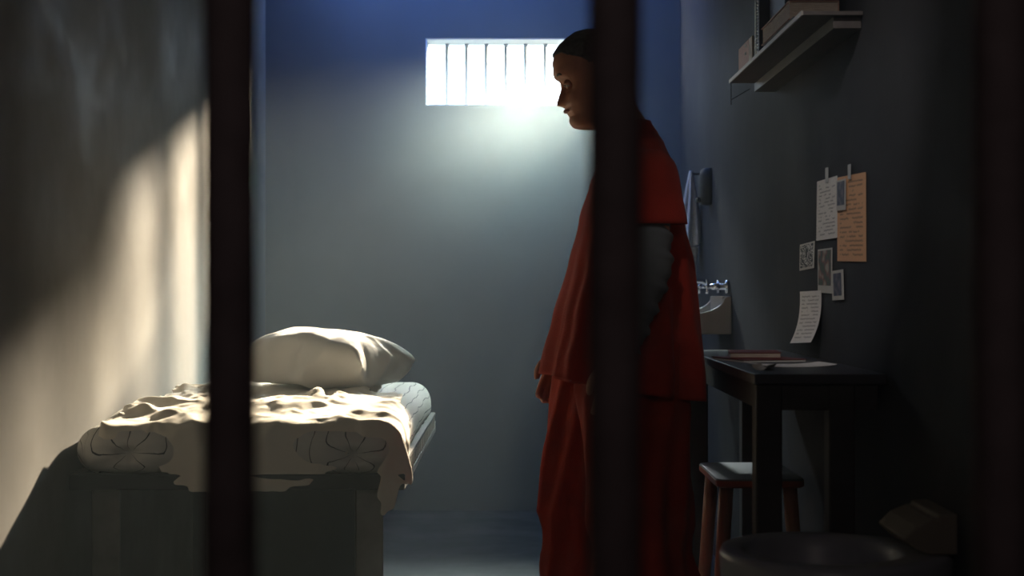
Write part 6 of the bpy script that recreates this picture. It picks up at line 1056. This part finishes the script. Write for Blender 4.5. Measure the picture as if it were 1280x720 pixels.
def book(name, x0, x1, y0, y1, z0, z1, cover, label, cat='book', group=None, open_='y', lean=0):
    """cover shell round a page block; spine on the side away from open_"""
    t = thing(name, label, cat, ((x0 + x1) / 2, (y0 + y1) / 2, z0), group)
    if lean: t.rotation_euler = (lean, 0, 0)
    loc = Vector(t.location)
    dx, dy, dz = x1 - x0, y1 - y0, z1 - z0; c_ = .0025
    bm = BM(); X0, X1, Y0, Y1 = -dx / 2, dx / 2, -dy / 2, dy / 2
    if open_ == 'flat':      # lying down, pages seen at the front (-x) and near (-y) sides, spine at the wall
        box(bm, X0, X1, Y0, Y1, 0, c_); box(bm, X0, X1, Y0, Y1, dz - c_, dz); box(bm, X1 - c_, X1, Y0, Y1, c_, dz - c_)
        pg = bx(X0 + .004, X1 - c_, Y0 + .004, Y1 - .004, c_, dz - c_)
    else:                    # standing, spine at the front (-x), boards facing the camera
        box(bm, X0, X1, Y0, Y0 + c_, 0, dz); box(bm, X0, X1, Y1 - c_, Y1, 0, dz); box(bm, X0, X0 + c_, Y0 + c_, Y1 - c_, 0, dz)
        pg = bx(X0 + c_, X1 - .004, Y0 + c_, Y1 - c_, .004, dz - .004)
    obj('cover', bm, cover, t, bevel=.0008); obj('page_block', pg, M['pages'], t)
    return t
# brown carton with a white band
y0, y1 = 4.31, 4.56
ct = thing('brown_carton', 'small brown card box with a white band at the far end of the shelf', 'box', (.675, 4.435, ZS))
bm = BM(); box(bm, .646, .72, y0 + .055, y1, ZS, ZS + .066); obj('carton_body', toff(bm, ct), M['boxbrown'], ct, bevel=.001)
bm = BM(); box(bm, .646, .72, y0, y0 + .055, ZS, ZS + .066); obj('white_band', toff(bm, ct), M['paper'], ct, bevel=.001)
bm = BM()
for k, (a, b_) in enumerate(((.10, .125), (.098, .115))):
    box(bm, .6452, .646, y0 + a, y0 + b_ , ZS + .03 + k * .02, ZS + .034 + k * .02); box(bm, .6452, .646, y0 + a + .005, y0 + b_ + .012, ZS + .036 + k * .02, ZS + .039 + k * .02)
obj('printed_mark', toff(bm, ct), M['paper'], ct)
book('hardback_book', .643, .755, 4.215, 4.245, ZS, ZS + .24, M['olive'], 'tall olive book standing beside the brown card box', open_='y')
bk = book('spiral_notebook', .643, .76, 4.165, 4.19, ZS, ZS + .235, M['navy'], 'tall navy spiral-bound notebook standing next to the olive book', 'notebook')
bm = BM()
for k in range(26):
    z = .008 + k * .0087
    tube(bm, [(-.0585 + .006 * math.cos(a), .004 * 0 + .009 * math.sin(a), z + .0015 * a / 6) for a in np.linspace(0, 2 * PI, 9)], .0011, 6)
obj('spiral_wire', bm, M['chrome'], bk)
book('thin_paperback', .644, .75, 4.193, 4.212, ZS, ZS + .235, M['paper'], 'thin white-backed paperback squeezed between the olive book and the notebook')
book('large_navy_album', .650, .765, 3.70, 4.14, ZS, ZS + .014, M['navy'], 'dark flat album lying at the bottom of the pile on the shelf', open_='flat')
book('thick_hardback', .646, .765, 3.74, 4.15, ZS + .014, ZS + .058, M['boxbrown'], 'thick old hardback with tan pages lying on the shelf', open_='flat')
for k, (y, h_, m_) in enumerate(((3.80, .20, 'navy'),)):
    pass
book('black_ring_binder', .665, .765, 3.90, 4.13, ZS + .058, ZS + .25, M['navy'], 'navy binder standing upright on top of the thick tan-paged book', 'binder')

# ------------------------------------------------------------ notes on the right wall
def D(px): return XR * FPX / (px - 640)          # distance of a point of the right wall
def wy(px, py): d = D(px); return d, CAM_Z + (360 - py) * d / FPX
def scribble(nt, L, src, axis_u, axis_v, col, ink, lines, seed=0, fill=.5):
    """rows of handwriting: noise-broken dark lines"""
    pass
def note_mat(name, paper, ink, rows, dens=.5, sw=60):
    m = bpy.data.materials.new(name); m.use_nodes = True; nt = m.node_tree; b = nt.nodes['Principled BSDF']; L = nt.links
    b.inputs['Roughness'].default_value = .8
    uv = nt.nodes.new('ShaderNodeUVMap'); sp = nt.nodes.new('ShaderNodeSeparateXYZ'); L.new(uv.outputs[0], sp.inputs[0])
    def mt(op, a, b_=None):
        n = nt.nodes.new('ShaderNodeMath'); n.operation = op
        for i, v in enumerate((a, b_)):
            if v is None: continue
            if isinstance(v, (int, float)): n.inputs[i].default_value = v
            else: L.new(v, n.inputs[i])
        return n.outputs[0]
    cmb = nt.nodes.new('ShaderNodeCombineXYZ'); r = mt('MULTIPLY', sp.outputs[1], rows); fl = mt('FLOOR', r); fr = mt('FRACT', r)
    L.new(mt('MULTIPLY', sp.outputs[0], sw), cmb.inputs[0]); L.new(mt('MULTIPLY', fl, 7.3), cmb.inputs[1])
    n = nt.nodes.new('ShaderNodeTexNoise'); n.inputs['Scale'].default_value = 1; n.inputs['Detail'].default_value = 2; L.new(cmb.outputs[0], n.inputs[0])
    wig = mt('MULTIPLY', mt('SUBTRACT', n.outputs[0], .5), 1.1)
    lin = mt('LESS_THAN', mt('ABSOLUTE', mt('SUBTRACT', mt('ADD', fr, wig), .5)), .16)
    c2 = nt.nodes.new('ShaderNodeCombineXYZ'); L.new(mt('MULTIPLY', sp.outputs[0], 5), c2.inputs[0]); L.new(mt('MULTIPLY', fl, 3.1), c2.inputs[1])
    n2 = nt.nodes.new('ShaderNodeTexNoise'); n2.inputs['Scale'].default_value = 1; L.new(c2.outputs[0], n2.inputs[0])
    gate_ = mt('GREATER_THAN', n2.outputs[0], 1 - dens)
    ed = mt('MULTIPLY', mt('GREATER_THAN', sp.outputs[0], .1), mt('LESS_THAN', sp.outputs[0], .9))
    ed = mt('MULTIPLY', ed, mt('MULTIPLY', mt('GREATER_THAN', sp.outputs[1], .05), mt('LESS_THAN', sp.outputs[1], .93)))
    f = mt('MULTIPLY', mt('MULTIPLY', lin, gate_), ed); f = mt('MULTIPLY', f, .7)
    mx = nt.nodes.new('ShaderNodeMix'); mx.data_type = 'RGBA'; mx.inputs[6].default_value = (*paper, 1); mx.inputs[7].default_value = (*ink, 1)
    L.new(f, mx.inputs[0]); L.new(mx.outputs[2], b.inputs['Base Color'])
    return m
M['notepaper'] = note_mat('ruled_note_paper', (.78, .76, .72), (.12, .12, .13), 17, .52)
M['kraftnote'] = note_mat('kraft_letter_paper', (.72, .40, .21), (.10, .06, .04), 19, .56)
M['letter'] = note_mat('letter_paper', (.76, .74, .72), (.2, .19, .19), 14, .58)
def photo_mat(name, cols, scale, thr=None):
    m = bpy.data.materials.new(name); m.use_nodes = True; nt = m.node_tree; b = nt.nodes['Principled BSDF']; L = nt.links
    b.inputs['Roughness'].default_value = .65
    uv = nt.nodes.new('ShaderNodeUVMap'); n = nt.nodes.new('ShaderNodeTexNoise'); n.inputs['Scale'].default_value = scale; n.inputs['Detail'].default_value = .5
    L.new(uv.outputs[0], n.inputs[0]); rp = nt.nodes.new('ShaderNodeValToRGB'); L.new(n.outputs[0], rp.inputs[0])
    rp.color_ramp.interpolation = 'CONSTANT' if thr else 'LINEAR'
    e = rp.color_ramp.elements; e[0].position = .36; e[0].color = (*cols[0], 1); e[1].position = .62; e[1].color = (*cols[-1], 1)
    for i, c_ in enumerate(cols[1:-1]):
        q = e.new(.36 + .26 * (i + 1) / (len(cols) - 1)); q.color = (*c_, 1)
    L.new(rp.outputs[0], b.inputs['Base Color']); return m
M['bwphoto'] = photo_mat('monochrome_print', [(.02, .02, .025), (.55, .54, .52), (.03, .03, .03), (.5, .5, .48)], 5, True)
M['collage'] = photo_mat('colour_print_green_red', [(.03, .06, .03), (.05, .05, .05), (.20, .06, .04), (.3, .27, .22)], 3)
M['bluephoto'] = photo_mat('colour_print_blue', [(.02, .025, .06), (.05, .05, .10), (.12, .10, .13)], 3)
def wallsheet(pa, pb, pc, pd, m, name, parent=None, off=.002, th=.0006, bend=None, n=14):
    """corners given as (y, z): pa far-top, pb near-top, pc near-bottom, pd far-bottom. bend(v) = distance off the wall at height v (1 top, 0 bottom)"""
    bm = BM(); uvl = bm.loops.layers.uv.new('UVMap'); A = []; B = []
    for i in range(n + 1):
        v_ = 1 - i / n
        fy = pd[0] + (pa[0] - pd[0]) * v_; fz = pd[1] + (pa[1] - pd[1]) * v_
        ny_ = pc[0] + (pb[0] - pc[0]) * v_; nz_ = pc[1] + (pb[1] - pc[1]) * v_
        o_ = off + (bend(v_) if bend else 0)
        A.append([bm.verts.new((XR - o_ - th, fy, fz)), bm.verts.new((XR - o_ - th, ny_, nz_))])
        B.append([bm.verts.new((XR - o_, fy, fz)), bm.verts.new((XR - o_, ny_, nz_))])
    for i in range(n):
        f = bm.faces.new((A[i][0], A[i][1], A[i + 1][1], A[i + 1][0]))
        for l, (u_, v_) in zip(f.loops, ((0, 1 - i / n), (1, 1 - i / n), (1, 1 - (i + 1) / n), (0, 1 - (i + 1) / n))): l[uvl].uv = (u_, v_)
        bm.faces.new((B[i][0], B[i + 1][0], B[i + 1][1], B[i][1]))
        bm.faces.new((A[i][0], A[i + 1][0], B[i + 1][0], B[i][0])); bm.faces.new((A[i][1], B[i][1], B[i + 1][1], A[i + 1][1]))
    bm.faces.new((A[0][0], B[0][0], B[0][1], A[0][1])); bm.faces.new((A[n][0], A[n][1], B[n][1], B[n][0]))
    o = obj(name, bm, m, parent); return o
def Q(*pts): return [wy(*p) for p in pts]
def inset(q, l, r, t, b_):
    (ya, za), (yb, zb), (yc, zc), (yd, zd) = q
    def at(u, v): return (ya + (yb - ya) * u) * v + (yd + (yc - yd) * u) * (1 - v), (za + (zb - za) * u) * v + (zd + (zc - zd) * u) * (1 - v)
    return [at(l, 1 - t), at(1 - r, 1 - t), at(1 - r, b_), at(l, b_)]
k = Q((1048, 222), (1083.5, 215), (1084, 327), (1048, 326.5)); kr = wallsheet(*k, M['kraftnote'], 'kraft_letter')
tag(kr, 'tall brown kraft paper with rows of handwriting taped to the right wall', 'letter')
nq = Q((1023.5, 227), (1048.5, 219.5), (1048.5, 297), (1022.5, 301)); npg = wallsheet(*nq, M['notepaper'], 'notebook_page', off=.0035)
tag(npg, 'white handwritten notebook page with torn spiral edge taped beside the brown kraft paper', 'note')
bm = BM()
for i in range(20):
    t = (i + .5) / 20; y = nq[0][0] + (nq[3][0] - nq[0][0]) * t; z = nq[0][1] + (nq[3][1] - nq[0][1]) * t
    box(bm, XR - .0041, XR - .0035, y - .001, y + .006, z - .0022, z + .0022)
obj('torn_perforation', bm, M['paper'], npg)
for (px_, py_, par, nm, lab) in ((1036.5, 218, npg, 'grey tape strip', ''), (1064.8, 214, kr, '', '')):
    a = Q((px_ - 2, py_ - 8), (px_ + 1.6, py_ - 9), (px_ + 1.6, py_ + 10), (px_ - 2, py_ + 10)); wallsheet(*a, M['tape'], 'tape_strip', par, off=.0052, n=3)
def photo(name, q, inner, m, label, off=.006, **kw):
    o = wallsheet(*q, M['paper'], name, off=off, n=4, **kw); tag(o, label, 'photo'); p = wallsheet(*inset(q, *inner), m, 'printed_picture', o, off=off + .0008, th=.0003, n=2); return o
photo('instant_photo', Q((1048.8, 226), (1060.5, 223), (1060.5, 262), (1048.8, 263.5)), (.1, .12, .06, .16), M['bluephoto'], 'small instant photo overlapping the top corner of the brown kraft paper')
photo('square_photo', Q((1001, 306), (1019.5, 301), (1018.5, 335), (1000.5, 338.5)), (.06, .06, .06, .08), M['bwphoto'], 'square black and white photo with pale border, leftmost of the wall photos', off=.002)
photo('tall_photo', Q((1024, 312), (1042, 309.5), (1041.5, 367), (1024, 365.5)), (.06, .06, .04, .17), M['collage'], 'tall green and red toned photo strip below the notebook page', off=.003)
photo('white_framed_photo', Q((1041.5, 339), (1056.5, 336.5), (1057.5, 374.5), (1043, 375.5)), (.16, .16, .1, .14), M['bluephoto'], 'small dark instant photo in white frame, lowest of the wall photos', off=.0045)
lq = Q((1001.5, 364.5), (1028, 363), (1030, 428), (1003, 429))
lt = wallsheet(*lq, M['letter'], 'curling_letter', off=.003, bend=lambda v: .030 * (1 - v) ** 2.6 + .0, n=24)
tag(lt, 'white letter whose lower edge curls away from the right wall above the table', 'letter')

# on the table
zt = TZ + .0005
mg = thing('magazine', 'thin magazine with a dark red cover lying on the dark table', 'magazine', (.60, 3.93, zt))
mg.rotation_euler = (0, 0, .25)
bm = BM(); box(bm, -.075, .085, -.10, .10, 0, .005); obj('pages', bm, M['paper'], mg)
bm = BM(); box(bm, -.077, .087, -.102, .102, .005, .0065); obj('cover', bm, M['red'], mg)
hb = thing('red_notebook', 'thicker dark red notebook lying on top of the magazine', 'notebook', (.60, 3.97, zt + .007)); hb.rotation_euler = (0, 0, -.1)
bm = BM(); box(bm, -.06, .06, -.08, .08, .002, .012); obj('page_block', bm, M['pages'], hb)
bm = BM(); box(bm, -.062, .062, -.082, .082, .012, .014); box(bm, -.062, .062, -.082, .082, 0, .002); obj('cover', bm, M['red'], hb, bevel=.0005)
sheetobj('loose_letter', .635, 3.66, zt, .18, .13, .12, M['letter'], 'loose white paper with lifted corners lying on the dark table', 'letter', curl=.005)
sheetobj('folded_note', .552, 3.50, zt, .035, .10, -.35, M['paper'], 'small crumpled white note near the table corner', 'note', curl=.010)

# ------------------------------------------------------------ haze in the cell
hz = bpy.data.materials.new('cell_haze'); hz.use_nodes = True; nt = hz.node_tree
nt.nodes.remove(nt.nodes['Principled BSDF'])
vs_ = nt.nodes.new('ShaderNodeVolumeScatter'); vs_.inputs['Density'].default_value = .018; vs_.inputs['Anisotropy'].default_value = .1; vs_.inputs['Color'].default_value = (.72, .90, 1, 1)
nt.links.new(vs_.outputs[0], nt.nodes['Material Output'].inputs['Volume'])
tag(obj('haze', bx(XL + .002, XR - .002, 1.0, YB + .01, .002, ZC - .002), hz), 'thin dusty haze filling the cell below the window', 'haze', kind='stuff')

# extra haze volume added to imitate the bright glow around the window
hz2 = bpy.data.materials.new('glow_haze'); hz2.use_nodes = True; nt = hz2.node_tree
nt.nodes.remove(nt.nodes['Principled BSDF'])
v2 = nt.nodes.new('ShaderNodeVolumeScatter'); v2.inputs['Anisotropy'].default_value = .1; v2.inputs['Color'].default_value = (.72, .93, .98, 1)
tc = nt.nodes.new('ShaderNodeTexCoord'); mp = nt.nodes.new('ShaderNodeMapping'); mp.inputs['Scale'].default_value = (1 / .80, 1 / .85, 1 / .85)
gr = nt.nodes.new('ShaderNodeTexGradient'); gr.gradient_type = 'SPHERICAL'
mu = nt.nodes.new('ShaderNodeMath'); mu.operation = 'POWER'; mu.inputs[1].default_value = 1.3
mu2 = nt.nodes.new('ShaderNodeMath'); mu2.operation = 'MULTIPLY'; mu2.inputs[1].default_value = .115
nt.links.new(tc.outputs['Object'], mp.inputs[0]); nt.links.new(mp.outputs[0], gr.inputs[0]); nt.links.new(gr.outputs['Fac'], mu.inputs[0]); nt.links.new(mu.outputs[0], mu2.inputs[0])
nt.links.new(mu2.outputs[0], v2.inputs['Density']); nt.links.new(v2.outputs[0], nt.nodes['Material Output'].inputs['Volume'])
WD = Vector((.06, 6.98, 1.62))
bm = BM(); box(bm, XL + .3, XR - .01, 6.14, YB + .008, .78, 2.46); bmesh.ops.translate(bm, vec=-WD, verts=bm.verts)
o = obj('window_glow_haze', bm, hz2); o.location = WD
tag(o, 'denser dusty haze glowing right below the barred window', 'haze', kind='stuff')
